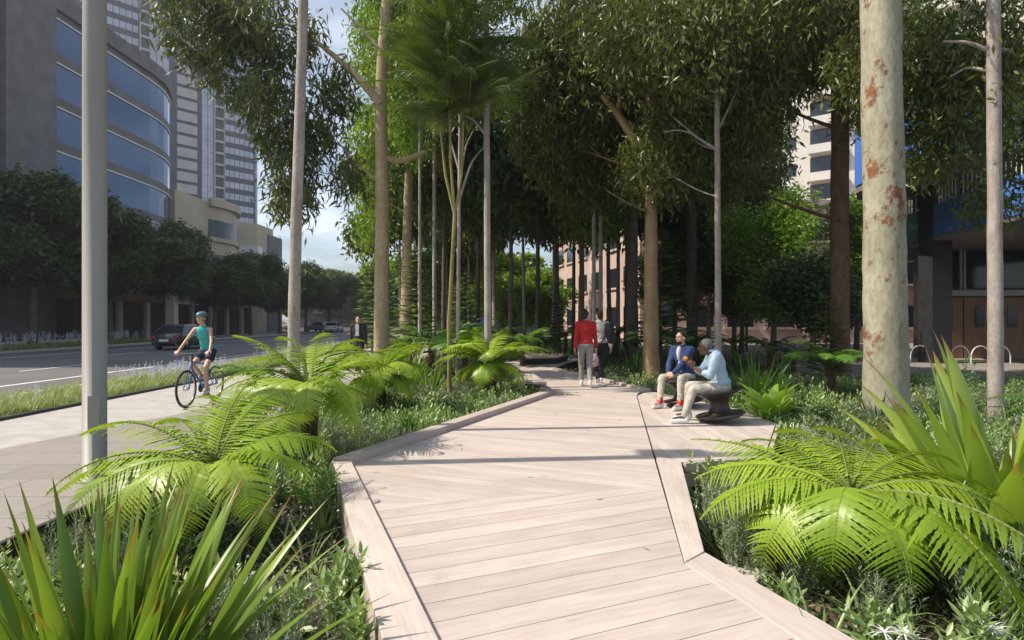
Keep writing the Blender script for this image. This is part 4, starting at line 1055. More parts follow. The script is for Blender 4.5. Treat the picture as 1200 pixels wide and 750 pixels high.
m = MB(); grass(m, strip(1200, XR + .25, XK - .1, 6, 26), .27, 22, .006); grass(m, strip(1500, XR + .25, XK - .1, 24, 88, 1.2), .4, 12, .016)
struct(m.build('verge_grass', M['verge_blade']), 'stuff')
def spikes(P, h, z, sc=1.0):
    m = MB(); K = len(P); n = 26
    u = np.linspace(.45, 1, n)
    az = RNG.random(K) * 6.28; ti = .15 * RNG.random(K); L = h * (.7 + .5 * RNG.random(K))
    d = np.stack([np.sin(ti) * np.cos(az), np.sin(ti) * np.sin(az), np.cos(ti)], 1)
    B = (np.concatenate([P, np.full((K, 1), z)], 1)[:, None, :] + d[:, None, :] * L[:, None, None] * u[None, :, None]).reshape(-1, 3)
    m.inst(scl(L_quad, .014 * sc, .022 * sc), rotmats(len(B), down=-.8), B + RNG.normal(size=B.shape) * .008 * sc)
    return m
P = strip(1500, XR + .3, XK - .35, 7.0, 45); P = P[nz(P, .9, 1.0) > .1]
struct(spikes(P, .44, -.03, 1.3).build('verge_flowers', M['lilac_petal']), 'stuff')
m = MB(); grass(m, strip(900, -28.6, -26.5, 20, 45, 1), .35, 10, .02); struct(m.build('verge_grass', M['verge_blade']), 'stuff')
P = strip(260, -28.6, -26.8, 22, 44, 1); struct(spikes(P, .8, 0, 3).build('verge_flowers', M['lilac_petal']), 'stuff')

# ================================================================ trees
GK = dict(per=44, sub=.40, lw=.048, ll=.20)
# slim straight pale trunk in the left bed
make_tree('slim_gum', 'slim straight pinkish-grey trunk rising from the left bed behind the near ferns', 'tree', (at(343, 7.95), 7.95, SOIL),
          [(0, 0, 0), (.03, 0, 2.5), (.15, 0, 6.2), (.2, 0, 9.5)], .088, .05, 'bark_grey', [(-.6, .8, 10.2, 1.0, 1.0, .9, 26), (.7, -.2, 10.8, 1.0, 1.0, .9, 26)], 'gum_leaf', lkw=GK, flare=.2)
# forked cream gum in the left bed, its grey-green crown hanging over the street
Y = 15.5; bx = at(447, Y); X_ = lambda p, y=Y: at(p, y) - bx
Z_ = lambda q, y=Y: CAMZ + (375 - q) / F * y - SOIL
blobs = [(X_(235), -.3, Z_(30), .9, 1.2, .9, 40), (X_(280), .3, Z_(70), 1.0, 1.3, 1.0, 55), (X_(325), 0, Z_(30), 1.1, 1.4, .8, 55), (X_(330), 0, Z_(130), .8, 1.1, .9, 45), (X_(262), .3, Z_(5), 1.0, 1.2, .9, 40),
         (X_(345), -.2, Z_(190), .55, .8, .7, 30), (X_(388), .5, Z_(90), .5, .8, .55, 20), (X_(400), .3, Z_(200), .45, .7, .4, 12), (X_(345), .1, Z_(235), .55, .6, .4, 16), (X_(368), .2, Z_(150), .45, .7, .5, 14)]
make_tree('gum_tree', 'forked cream gum with a long bare bough and grey-green leaves over the street', 'tree', (bx, Y, SOIL),
          [(0, 0, 0), (0, 0, 3), (.02, 0, 5.5), (-.05, .1, 8), (.2, .2, 11.5)], .205, .13, 'bark_cream', blobs + [(1.4, .5, 10.5, 1.2, 1.3, 1.0, 40), (-.3, .2, 12, 1.4, 1.4, 1.1, 45)], 'gum_leaf_grey', limb_auto=False,
          limbs=[([(X_(360), 0, Z_(40)), (X_(330), 0, Z_(25)), (X_(290), .2, Z_(35))], .04, .012), ([(X_(372), 0, Z_(55)), (X_(345), .2, Z_(90)), (X_(325), .3, Z_(130))], .03, .008), ([(X_(395), 0, Z_(70)), (X_(380), .4, Z_(100)), (X_(365), .5, Z_(150))], .028, .008), ([(X_(330), 0, Z_(25)), (X_(300), .2, Z_(60)), (X_(270), .2, Z_(70))], .02, .006), ([(0, 0, Z_(60)), (X_(420), 0, Z_(30)), (X_(400), 0, Z_(10))], .05, .02), ([(0, 0, Z_(122)), (X_(415), 0, Z_(85)), (X_(385), 0, Z_(60)), (X_(360), 0, Z_(40))], .12, .04), ([(0, 0, Z_(215)), (X_(415), 0, Z_(190)), (X_(395), 0, Z_(165))], .035, .015), ([(X_(415), 0, Z_(190)), (X_(385), 0, Z_(205)), (X_(370), 0, Z_(200))], .018, .008),
                 ([(.05, 0, Z_(185)), (X_(470), .1, Z_(188)), (X_(497), .2, Z_(175))], .1, .05)], lkw=dict(per=44, sub=.33, lw=.052, ll=.27), nr=18)
# second cream gum just behind
Y = 21.5; bx = at(475, Y)
make_tree('gum_tree', 'cream gum standing just behind the forked one, with fresh green leaves', 'tree', (bx, Y, SOIL), [(0, 0, 0), (.05, 0, 4), (.1, .1, 7), (.4, .2, 11)], .21, .12, 'bark_cream',
          [(at(436, Y) - bx, 0, Z_(265, Y), .5, .7, .7, 18), (at(430, Y) - bx, .4, Z_(215, Y), .5, .8, .9, 26), (at(452, Y) - bx, -1, Z_(160, Y), .9, 1.2, 1.2, 50), (at(437, Y) - bx, 0, Z_(60, Y), .7, 1.0, 1.1, 34), (at(480, Y) - bx, 0, Z_(80, Y), 1.5, 1.4, 1.6, 70),
           (at(500, Y) - bx, -.6, Z_(30, Y), 1.5, 1.5, 1.3, 60), (at(455, Y) - bx, .6, Z_(10, Y), 1.5, 1.5, 1.2, 50)], 'fresh_leaf', lkw=dict(per=54, sub=.44, lw=.06, ll=.20))
# feathery multi-stemmed palm
Y = 12.6; bx = at(527, Y)
pt = thing('feather_palm', 'slender multi-stemmed palm with feathery fronds above the left bed', 'palm', (bx, Y, SOIL))
zz = lambda q: Z_(q, Y); xx = lambda p: at(p, Y) - bx
w_ = MB(); tube(w_, [(0, 0, 0), (xx(526), 0, zz(380)), (xx(533), 0, zz(250))], [.05, .042, .04], 9, rough=.04)
tube(w_, [(xx(533), 0, zz(252)), (xx(522), 0, zz(205)), (xx(516), 0, zz(150))], [.036, .03, .025], 8)
tube(w_, [(xx(533), 0, zz(252)), (xx(528), 0, zz(190)), (xx(527), 0, zz(120))], [.036, .03, .025], 8)
tube(w_, [(xx(533), 0, zz(252)), (xx(541), 0, zz(205)), (xx(543), .05, zz(140))], [.03, .026, .02], 8)
w_.build('trunk', M['bark_olive'], pt, True)
w_ = MB(); st = MB()
for (p, q, n, L) in ((527, 105, 26, 2.1), (512, 138, 15, 1.35), (550, 128, 20, 1.9), (535, 55, 24, 2.2), (500, 70, 12, 1.4), (522, -5, 18, 2.0), (580, 80, 12, 1.3)):
    for i in range(n):
        frond(w_, (xx(p), 0, zz(q)), R(i * 360 / n + random.uniform(-12, 12)), R(random.uniform(8, 70)), R(random.uniform(-28, 12)), L * random.uniform(.7, 1.1), .22, 44, 4, random.uniform(-.9, .9), False, st, .62)
tube(st, [(xx(527), 0, zz(120)), (xx(522), 0, zz(-15))], .022, 7)
w_.build('fronds', M['palm_leaf'], pt); st.build('stalks', M['frond_stem'], pt)
# pole-like grey trunk and other single stems
def stem_tree(name, label, x, Y, w, tops, bark, blobs=(), leaf='gum_leaf', limbs=(), lean=0, H=None, lkw=None, z0=SOIL, group=None, nr=12, auto=True):
    bx = at(x, Y); H = H or 9.5
    lim = [([((at(p, Y) - bx), dy, Z_(q, Y)) for (p, q, dy) in pts], a, b) for (pts, a, b) in limbs]
    bl = [((at(p, Y) - bx), dy, Z_(q, Y), rx, ry, rz, n) for (p, q, dy, rx, ry, rz, n) in blobs]
    return make_tree(name, label, 'tree', (bx, Y, z0), [(0, 0, 0), (lean * .3, 0, H * .35), (lean, 0, H)], w / 2, w / 2 * tops, bark, bl, leaf, lim, group, lkw or GK, nr, auto, flare=.25)
stem_tree('slim_gum', 'smooth grey pole-like trunk behind the bright tree fern', 572, 13.2, .165, .75, 'bark_grey', [(560, -30, 0, 1.1, 1.1, .9, 40), (600, -60, .4, 1.2, 1.2, .9, 40)], leaf='sun_leaf', limbs=[([(569, 158, 0), (555, 140, 0), (543, 134, .1)], .03, .012)], lean=-.05)
stem_tree('slim_gum', 'thin pale trunk with bare upward twigs left of the grey pole-like trunk', 536, 15.0, .11, .7, 'bark_grey', [(560, 95, 0, .9, 1, .7, 30), (520, 20, .3, 1.1, 1.1, 1.0, 34)], leaf='sun_leaf', limbs=[([(538, 235, 0), (552, 190, 0), (566, 172, .1)], .035, .015), ([(539, 215, 0), (545, 170, .1), (555, 148, .2)], .03, .012), ([(538, 200, 0), (528, 165, .1), (526, 150, 0)], .03, .01)], lean=.1)
stem_tree('slim_gum', 'thin grey trunk behind the feathery palm stems', 509, 20, .15, .7, 'bark_grey', [(515, 110, 0, 1.6, 1.4, 1.3, 50), (500, 170, .3, .8, 1.0, .5, 18), (530, 40, 0, 1.8, 1.6, 1.4, 50)], H=12)
stem_tree('slim_gum', 'thin grey stem with fresh bright leaves high in front of the cream gums', 492, 17.5, .11, .6, 'bark_grey', [(478, 30, 0, .9, 1, .9, 45), (462, 70, .2, .7, .9, .8, 40), (500, 75, .3, .8, .9, .8, 34), (465, 120, .4, .55, .8, .5, 24), (455, 10, 0, .8, 1.0, .8, 36), (505, 10, 0, 1.0, 1.0, .8, 36), (480, 150, .9, .5, .7, .4, 16)],
          'fresh_leaf', H=11.5, lkw=dict(per=46, sub=.36, lw=.05, ll=.17))
# tan gum beside the walk
Y = 16.3
stem_tree('gum_tree', 'stout tan gum at the walk edge, sunlit at its foot, forking high up', 763, Y, .46, .5, 'bark_tan',
          [(700, 95, 1.7, 1.5, 1.6, 1.2, 90), (660, 130, 2.2, 1.3, 1.5, 1.0, 70), (740, 60, 1.7, 1.6, 1.6, 1.3, 90), (795, 110, 2.5, 1.2, 1.4, 1.2, 70), (640, 60, 2.1, 1.5, 1.5, 1.3, 80), (690, 20, 1.1, 1.8, 1.6, 1.3, 90), (770, 10, 1.3, 1.8, 1.6, 1.3, 90), (820, 50, 2.1, 1.4, 1.4, 1.2, 60), (700, 175, 2.7, 1.2, 1.2, .7, 50)],
          leaf='mid_leaf', limbs=[([(760, 200, 0), (745, 165, 0), (722, 130, 0), (705, 112, 0)], .16, .06), ([(722, 135, 0), (727, 118, 0), (724, 108, 0)], .06, .04)], H=11, lkw=dict(per=60, sub=.46, lw=.062, ll=.26), nr=18)
# grey gum with bare boughs behind the seated men
Y = 14.2
stem_tree('slim_gum', 'slim grey trunk with bare side boughs rising behind the seated men', 842, Y, .17, .65, 'bark_grey',
          [(800, 60, 0, 1.3, 1.3, 1.1, 60), (860, 30, .3, 1.5, 1.5, 1.2, 70), (900, 100, 1.5, 1.1, 1.4, 1.2, 70), (790, 170, 1.6, .9, 1.1, .8, 40), (890, 0, 0, 1.6, 1.6, 1.3, 70), (820, 120, 1.8, 1.1, 1.3, 1.0, 50), (750, 20, .6, 1.3, 1.3, 1.1, 50)],
          limbs=[([(838, 118, 0), (815, 108, 0), (785, 100, .1)], .045, .015), ([(839, 175, 0), (815, 160, 0), (790, 138, 0)], .04, .012), ([(812, 157, 0), (795, 152, 0), (780, 153, .1)], .022, .01), ([(843, 150, 0), (862, 110, 0), (872, 80, .2)], .03, .01)], lean=-.06, H=11, lkw=dict(per=60, sub=.44, lw=.06, ll=.22))
# brown trunk right of centre
stem_tree('gum_tree', 'straight dark brown trunk left of the big speckled one', 984, 16.0, .50, .8, 'bark_brown',
          [(930, 40, 0, 1.5, 1.6, 1.1, 90), (880, 90, .5, 1.3, 1.4, 1.3, 80), (960, -10, 0, 1.9, 1.8, 1.3, 90), (1000, 40, 1.2, 1.0, 1.2, .7, 40), (850, 20, .8, 1.4, 1.4, 1.3, 60), (868, 175, 2.2, .8, 1.1, .9, 45)],
          limbs=[([(985, 140, 0), (1003, 125, .4), (1012, 132, .9)], .12, .06)], H=13, lkw=dict(per=60, sub=.44, lw=.065, ll=.23), nr=16)
# the big speckled gum
Y = 10.1
stem_tree('gum_tree', 'massive cream gum trunk with rust-brown bark scars in the right bed', 1039, Y, .68, .86, 'bark_gum',
          [(1080, -150, 0, 1.4, 1.4, .9, 50), (1160, -130, .6, 1.4, 1.4, .9, 60), (1000, -150, .8, 1.4, 1.4, .9, 40)], limbs=[([(1040, -20, 0), (1090, -60, .2)], .2, .08)], lean=-.14, H=9.5, lkw=GK, nr=28)
# scars of shed bark on the big trunk, as thin curved flakes
# slim pale trunk at the right
stem_tree('slim_gum', 'slim pale grey trunk with side boughs at the right, behind the sword plant', 1167, 9.8, .225, .85, 'bark_grey',
          [(1130, 35, 1.5, .9, .8, .8, 50), (1190, 80, .8, .7, .8, .8, 36), (1190, 140, 1.4, .5, .7, .5, 20), (1115, 5, 1.9, .9, .8, .8, 44), (1195, 20, .6, .8, .8, .8, 40), (1150, 85, 1.8, .6, .6, .4, 16)],
          limbs=[([(1165, 62, 0), (1140, 46, .1), (1115, 42, .2)], .045, .015), ([(1167, 60, 0), (1185, 55, .1), (1205, 62, .2)], .05, .02), ([(1165, 85, 0), (1145, 72, .2), (1135, 78, .4)], .035, .012)], lean=-.05, H=8.5, lkw=dict(per=56, sub=.36, lw=.05, ll=.16), nr=16, auto=False)
stem_tree('gum_tree', 'dark-trunked gum under the canopy at the far right edge', 1215, 13.5, .35, .7, 'bark_dark',
          [(1160, 80, 0, .9, 1.0, .7, 36), (1200, 140, 0, .7, .9, .8, 34), (1110, 30, 1, 1.3, 1.3, .9, 50), (1072, 100, 1.8, .35, .6, .6, 12), (1130, 150, 1.2, .4, .5, .4, 8), (1075, 10, 1.2, 1.3, 1.3, 1.1, 50), (1200, 220, 1, .5, .8, .5, 16)], lkw=dict(per=60, sub=.42, lw=.05, ll=.2), H=10)
# darker mid trunks
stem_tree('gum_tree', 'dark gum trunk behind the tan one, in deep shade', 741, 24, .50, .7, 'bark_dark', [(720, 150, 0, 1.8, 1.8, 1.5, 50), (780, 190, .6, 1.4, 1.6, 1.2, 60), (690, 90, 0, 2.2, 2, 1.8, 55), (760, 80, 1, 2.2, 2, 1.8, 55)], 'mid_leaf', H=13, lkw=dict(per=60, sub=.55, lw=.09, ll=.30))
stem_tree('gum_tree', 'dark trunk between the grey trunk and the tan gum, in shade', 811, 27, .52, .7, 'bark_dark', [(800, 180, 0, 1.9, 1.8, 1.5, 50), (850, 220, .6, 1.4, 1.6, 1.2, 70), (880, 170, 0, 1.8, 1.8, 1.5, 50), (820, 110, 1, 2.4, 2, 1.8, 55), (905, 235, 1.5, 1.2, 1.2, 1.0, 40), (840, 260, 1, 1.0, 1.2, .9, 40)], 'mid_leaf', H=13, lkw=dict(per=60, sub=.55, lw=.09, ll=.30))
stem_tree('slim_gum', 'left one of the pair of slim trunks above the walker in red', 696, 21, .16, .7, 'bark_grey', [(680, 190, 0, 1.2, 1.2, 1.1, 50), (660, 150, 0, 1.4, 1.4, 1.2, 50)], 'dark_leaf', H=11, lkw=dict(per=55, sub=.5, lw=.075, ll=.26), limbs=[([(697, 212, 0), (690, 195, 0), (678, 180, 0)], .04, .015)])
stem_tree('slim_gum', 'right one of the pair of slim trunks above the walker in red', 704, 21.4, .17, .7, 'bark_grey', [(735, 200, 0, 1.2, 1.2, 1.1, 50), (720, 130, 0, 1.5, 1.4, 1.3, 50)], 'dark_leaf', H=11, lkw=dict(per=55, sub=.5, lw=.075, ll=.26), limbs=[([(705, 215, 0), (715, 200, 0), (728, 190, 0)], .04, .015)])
# shared-mesh trees of the grove
protos = []
for s in range(4):
    random.seed(60 + s); bl = []
    for i in range(7):
        a = random.uniform(0, 6.28); q = random.uniform(.2, 2.3); bl.append((q * math.cos(a), q * math.sin(a), random.uniform(6.6, 11.2), 1.25, 1.25, .95, 38))
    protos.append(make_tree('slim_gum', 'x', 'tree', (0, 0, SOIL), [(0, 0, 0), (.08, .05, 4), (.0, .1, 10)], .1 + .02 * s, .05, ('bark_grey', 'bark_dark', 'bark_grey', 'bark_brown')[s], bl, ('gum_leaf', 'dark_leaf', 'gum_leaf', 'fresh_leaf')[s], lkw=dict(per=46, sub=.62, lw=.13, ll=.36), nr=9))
back = [(597, 24, 1), (615, 30, 0), (630, 26, 1), (648, 34, 2), (655, 28, 1), (672, 30, 1), (680, 24, 3), (715, 27, 1), (724, 32, 2), (733, 29, 1), (580, 34, 2), (560, 27, 1), (548, 36, 0), (525, 31, 1), (492, 29, 2), (500, 42, 3), (470, 36, 0), (790, 31, 1), (830, 33, 2), (768, 36, 1), (860, 30, 1), (560, 50, 3), (870, 37, 2), (520, 24, 1)]
used = set(); labs = ['slim grey-barked tree among the crowded trunks of the shaded grove', 'slim dark-barked tree among the crowded trunks of the shaded grove', 'stouter slim grey tree in the shaded grove behind the walk', 'slim brown-barked tree with fresh green leaves at the sunny back of the grove']
for i, (x, Y, k) in enumerate(back):
    o = protos[k] if k not in used else dup(protos[k], (0, 0, 0)); used.add(k)
    o.location = (at(x, Y), Y, SOIL); o.rotation_euler[2] = i * 2.1; s = .9 + .07 * (i * 5 % 6); o.scale = (1, 1, s) if Y < 40 else (1.1, 1.1, 1.1)
    o['label'] = labs[k]; o['group'] = ['grey grove trees', 'dark grove trees', 'stouter grey grove trees', 'fresh green grove trees'][k]
# young conifers with level boughs
def conifer(seed, H, Rm, leaf):
    random.seed(seed); t = thing('young_conifer', 'x', 'tree')
    m = MB(); tube(m, [(0, 0, 0), (.03, 0, H * .5), (0, 0, H)], [.05, .035, .008], 8); 
    f = MB(); n = int(H / .22)
    for i in range(n):
        z = H * .18 + (H * .8) * i / n; L = Rm * (1 - (i / n)) ** .75 + .12
        for k in range(6):
            az = k * 60 + i * 25 + random.uniform(-10, 10)
            frond(f, (0, 0, z), R(az), R(random.uniform(5, 25)), R(random.uniform(-15, 12)), L * random.uniform(.8, 1.1), .16, 14, 2, random.uniform(-.2, .2), False, m, 1.0, .15)
    m.build('trunk', M['bark_dark'], t); f.build('boughs', M[leaf], t); return t
c1 = conifer(3, 4.2, 1.1, 'palm_leaf'); c2 = conifer(4, 3.4, 1.0, 'palm_leaf')
cs = [(c1, 487, 18.5, 'young dark conifer with level boughs behind the feathery palm', 1.0), (c2, 452, 22, 'young conifer with level boughs behind the suited man', 1.05), (c1, 650, 25.5, 'dark conifer with level boughs left of the walker in red', .8), (c1, 775, 21.5, 'dark conifer behind the tan gum and the seated men', 1.25),
      (c2, 968, 15.5, 'low dark conifer with level boughs left of the big speckled trunk', .75), (c2, 590, 30, 'small conifer far back between the slim trunks', 1.0), (c1, 436, 30, 'sunny conifer beside the street, behind the suited man', 1.1), (c2, 545, 26, 'conifer in the grove behind the thin pale trunk', 1.2)]
for i, (p, x, Y, l, s) in enumerate(cs):
    o = p if i < 2 else dup(p, (0, 0, 0)); o.location = (at(x, Y), Y, SOIL); o.scale = (s, s, s); o.rotation_euler[2] = i; o['label'] = l
# sunny broadleaf trees behind the seated men
def broad_tree(name, label, X, Y, H, Rr, leaf, bark, seed, cat='tree', nb=12, n=60, lw=.1, ll=.16, low=.3, z0=SOIL, group=None, tr=.13):
    random.seed(seed); bl = []
    for i in range(nb):
        a = random.uniform(0, 6.28); q = random.uniform(.1, .8) * Rr; z = H * random.uniform(low + .12, .86)
        q *= math.sin(math.pi * (z / H - low) / (1.12 - low)) ** .5
        bl.append((q * math.cos(a), q * math.sin(a), z, Rr * random.uniform(.28, .42), Rr * random.uniform(.28, .42), H * random.uniform(.08, .12), n))
    return make_tree(name, label, cat, (X, Y, z0), [(0, 0, 0), (.1, 0, H * .3), (0, .1, H * .75)], tr, tr * .45, bark, bl, leaf, group=group, lkw=dict(per=30, sub=.42, lw=lw, ll=ll, style='broad'), nr=10)
broad_tree('broadleaf_tree', 'sunlit broadleaf tree between the grey trunk and the brown one', at(905, 24), 24, 7.6, 2.1, 'fresh_leaf', 'bark_dark', 1, n=44, nb=16, low=.22, lw=.08, ll=.15)
broad_tree('broadleaf_tree', 'darker broadleaf tree beyond the nest fern, in front of the pink building', at(868, 28), 28, 6.0, 2.3, 'gum_leaf', 'bark_dark', 2)
broad_tree('broadleaf_tree', 'small shaded broadleaf tree touching the left of the brown trunk', at(950, 20), 20, 4.2, 1.5, 'dark_leaf', 'bark_dark', 3, nb=9)
broad_tree('broadleaf_tree', 'sunny broadleaf tree right of the brown trunk', at(1003, 27), 27, 8.0, 1.9, 'fresh_leaf', 'bark_dark', 4, nb=13, n=40)
broad_tree('broadleaf_tree', 'broadleaf tree in front of the pink building, right of the tan gum', at(790, 36), 36, 6.4, 2.6, 'gum_leaf', 'bark_dark', 6)
for i, (x, Yv, H_, l) in enumerate(((500, 38, 6.5, 'sunny yellow-green tree at the back of the grove, right of the cream gums'), (590, 44, 6.5, 'sunny yellow-green tree at the back of the grove, behind the grey pole-like trunk'), (628, 40, 5.5, 'low sunny tree at the back of the grove, left of the pink building'), (548, 48, 7.5, 'tallest sunny tree at the back of the grove'))):
    broad_tree('broadleaf_tree', l, at(x, Yv), Yv, H_, 2.6, 'fresh_leaf', 'bark_dark', 50 + i, nb=12, n=40, lw=.13, ll=.22, low=.15)
# street trees across the road (shared meshes)
sp_ = [broad_tree('street_tree', 'x', 0, 0, 9.6, 4.3, 'street_leaf', 'bark_dark', 20 + s, nb=21, n=70, lw=.16, ll=.28, low=.30, z0=0, tr=.24) for s in range(3)]
stt = [(-30.0, 27.5, 'street tree cut by the left picture edge, across the road'), (-28.6, 35.6, 'street tree left of the lamp post, across the road'), (-28.6, 42.5, 'street tree just right of the lamp post'), (-28.4, 49, 'street tree above the parked-looking dark car'), (-28.2, 56.5, 'street tree in front of the cream rounded corner'),
       (-28.0, 64, 'street tree behind the slim straight trunk, left of it'), (-27.6, 71, 'street tree just before the crossing')]
stt += [(-27.8, 80.5, 'street tree just past the crossing'), (-27.0, 88, 'last street tree of the row, nearest the open sky')]
for i, (X, Yv, l) in enumerate(stt):
    o = sp_[i] if i < 3 else dup(sp_[(i * 2) % 3], (0, 0, 0)); o.location = (X, Yv, -.02); s = (1.0, 1.05, 1.04, 1.0, .95, .92, .92, .95, 1.0)[i]; o.scale = (s, s, s * (.92, 1.06, .97, 1.05, .9, 1.04)[i % 6]); o.rotation_euler[2] = i * 1.7; o['label'] = l
# distant trees closing the street and the grove
fp_ = [broad_tree('distant_tree', 'x', 0, 0, 11, 5.0, lf, 'bark_dark', 30 + s, nb=18, n=34, lw=.42, ll=.6, low=.12, z0=0, tr=.3) for s, lf in enumerate(('gum_leaf', 'fresh_leaf'))]
dt = [(-48, 168, 1.5), (-36, 172, 1.1), (-58, 160, 1.2), (-27, 160, 1.4), (-22, 120, 1.15), (-16, 105, 1.0), (-12, 78, .9), (-20, 90, 1.0), (-70, 170, 1.5), (-7, 66, .8), (0, 72, .9), (8, 80, 1.0), (-3, 90, 1.1), (16, 75, 1.0), (3, 62, .62), (24, 66, .9), (-42, 190, 1.5), (-18, 180, 1.4), (20, 100, 1.3), (35, 100, 1.3), (50, 90, 1.3), (62, 70, 1.2), (56, 50, 1.1), (-30, 185, 1.4)]
for i, (X, Yv, s) in enumerate(dt):
    o = fp_[i] if i < 2 else dup(fp_[1 if i % 3 else 0], (0, 0, 0)); o.location = (X, Yv, SOIL); o.scale = (s, s, s); o.rotation_euler[2] = i * 1.9
    o['label'] = 'rounded tree far behind the grove or at the end of the street'; o['group'] = 'distant trees'
# ================================================================ figures: capsules fused by a voxel remesh into one skin
def cap(bm, a, b, ra, rb):
    a, b = Vector(a), Vector(b); d = b - a
    for p, r in ((a, ra), (b, rb)):
        bmesh.ops.create_icosphere(bm, subdivisions=2, radius=r, matrix=Matrix.Translation(p))
    if d.length > 1e-5:
        q = d.to_track_quat('Z', 'Y').to_matrix().to_4x4()
        bmesh.ops.create_cone(bm, cap_ends=True, segments=14, radius1=ra, radius2=rb, depth=d.length, matrix=Matrix.Translation((a + b) / 2) @ q)
def ell(bm, c, r, M=None):
    m = Matrix.Translation(Vector(c)) @ (M.to_4x4() if M else Matrix.Identity(4)) @ Matrix.Diagonal((*r, 1))
    bmesh.ops.create_icosphere(bm, subdivisions=3, radius=1, matrix=m)
def fuse(name, fn, mat, parent, vox=.012, sm=4, cut=None, wrinkle=0):
    bm = bmesh.new(); fn(bm); me = bpy.data.meshes.new(name); bm.to_mesh(me); bm.free()
    o = bpy.data.objects.new(name, me); COL.objects.link(o)
    r = o.modifiers.new('r', 'REMESH'); r.mode = 'VOXEL'; r.voxel_size = vox
    s = o.modifiers.new('s', 'SMOOTH'); s.factor = .5; s.iterations = sm
    if wrinkle:
        tx = bpy.data.textures.new(name + '_folds', 'CLOUDS'); tx.noise_scale = .07
        d = o.modifiers.new('d', 'DISPLACE'); d.texture = tx; d.strength = wrinkle; d.mid_level = .5
    dg = bpy.context.evaluated_depsgraph_get(); nm = bpy.data.meshes.new_from_object(o.evaluated_get(dg))
    bpy.data.objects.remove(o); 
    if cut:
        bm = bmesh.new(); bm.from_mesh(nm)
        for co, no in cut:
            g_ = bm.verts[:] + bm.edges[:] + bm.faces[:]
            bmesh.ops.bisect_plane(bm, geom=g_, plane_co=co, plane_no=no, clear_outer=True)
        bm.to_mesh(nm); bm.free()
    nm.materials.clear(); nm.materials.append(M[mat])
    for p in nm.polygons: p.use_smooth = True
    nm.name = name
    return link(name, nm, parent)
def ik(a, c, l1, l2, hint):
    a, c = Vector(a), Vector(c); d = c - a; D = min(d.length, (l1 + l2) * .999); d.normalize()
    x = (l1 * l1 - l2 * l2 + D * D) / (2 * D); h = math.sqrt(max(l1 * l1 - x * x, 0))
    n = Vector(hint) - d * Vector(hint).dot(d); n.normalize()
    return a + d * x + n * h, a + d * D
def hand(bm, w, d, palm_n, curl=.5, s=1.0, side=1):
    """wrist w, direction d of the fingers, palm normal; four fingers and a thumb leaving the palm's side"""
    d = Vector(d).normalized(); n = Vector(palm_n); n = (n - d * n.dot(d)).normalized(); x = d.cross(n) * side
    w = Vector(w); pc = w + d * .045 * s
    for k in (-1, 0, 1): cap(bm, w + x * .012 * k * s, w + d * .085 * s + x * .022 * k * s, .016 * s, .014 * s)
    for k, ln in enumerate((.072, .080, .074, .058)):
        b = w + d * .088 * s + x * (.031 - .0205 * k) * s; p = b; a = curl * .5
        for j, f in enumerate((.45, .32, .23)):
            q = p + (d * math.cos(a) + n * math.sin(a)) * ln * f * s; cap(bm, p, q, (.0095 - .001 * j) * s, (.0085 - .001 * j) * s); p = q; a += curl * .9
    b = w + d * .03 * s + x * .028 * s; t1 = b + (x * .75 + d * .6 + n * .25).normalized() * .038 * s; t2 = t1 + (x * .2 + d * .8 + n * .5 * curl).normalized() * .03 * s
    cap(bm, b, t1, .0125 * s, .011 * s); cap(bm, t1, t2, .011 * s, .009 * s)
def head(bm, c, f, up=(0, 0, 1), s=1.0):
    """head centre, face direction"""
    f = Vector(f).normalized(); up = Vector(up); x = f.cross(up).normalized(); up = x.cross(f).normalized()
    Mx = Matrix((x, f, up)).transposed(); c = Vector(c)
    L = lambda a, b, z: c + (x * a + f * b + up * z) * s
    ell(bm, L(0, -.012, .03), (.074 * s, .092 * s, .088 * s), Mx); ell(bm, L(0, .022, -.035), (.058 * s, .066 * s, .078 * s), Mx)
    ell(bm, L(0, .062, -.088), (.026 * s, .024 * s, .022 * s), Mx)
    cap(bm, L(0, .088, .012), L(0, .108, -.022), .009 * s, .015 * s)
    for k in (-1, 1):
        ell(bm, L(.077 * k, -.006, -.01), (.011 * s, .02 * s, .031 * s), Mx); ell(bm, L(.042 * k, .055, -.018), (.02 * s, .018 * s, .018 * s), Mx)
        cap(bm, L(.018 * k, .084, .032), L(.05 * k, .068, .03), .009 * s, .008 * s)
    cap(bm, L(-.02, .083, -.053), L(.02, .083, -.053), .009 * s, .009 * s)
    return L, Mx
def face_bits(parent, L, Mx, s, beard=None, lip='lip'):
    for k in (-1, 1):
        m = MB(); ellipsoid(m, L(.031 * k, .076, .012), (.0105 * s, .008 * s, .0065 * s), 10, 6, M=[list(r) for r in Mx]); m.build('eye', M['eye'], parent, True)
    m = MB(); tube(m, [L(-.022, .088, -.053), L(0, .094, -.051), L(.022, .088, -.053)], [.003 * s, .0055 * s, .003 * s], 6); m.build('mouth', M[lip], parent, True)
def shoe(name, toe, heel, mat, parent, s=1.0, sole='white_shoe', cat=None):
    toe, heel = Vector(toe), Vector(heel)
    def fn(bm):
        mid = (toe + heel) / 2
        cap(bm, heel + Vector((0, 0, .045)), mid + Vector((0, 0, .045)), .042 * s, .045 * s); cap(bm, mid + Vector((0, 0, .045)), toe + Vector((0, 0, .035)), .045 * s, .034 * s)
        cap(bm, heel + Vector((0, 0, .05)), heel + Vector((0, 0, .10)), .042 * s, .040 * s)
    zb = min(toe.z, heel.z)
    return fuse('shoe', fn, mat, parent, .009, 3)
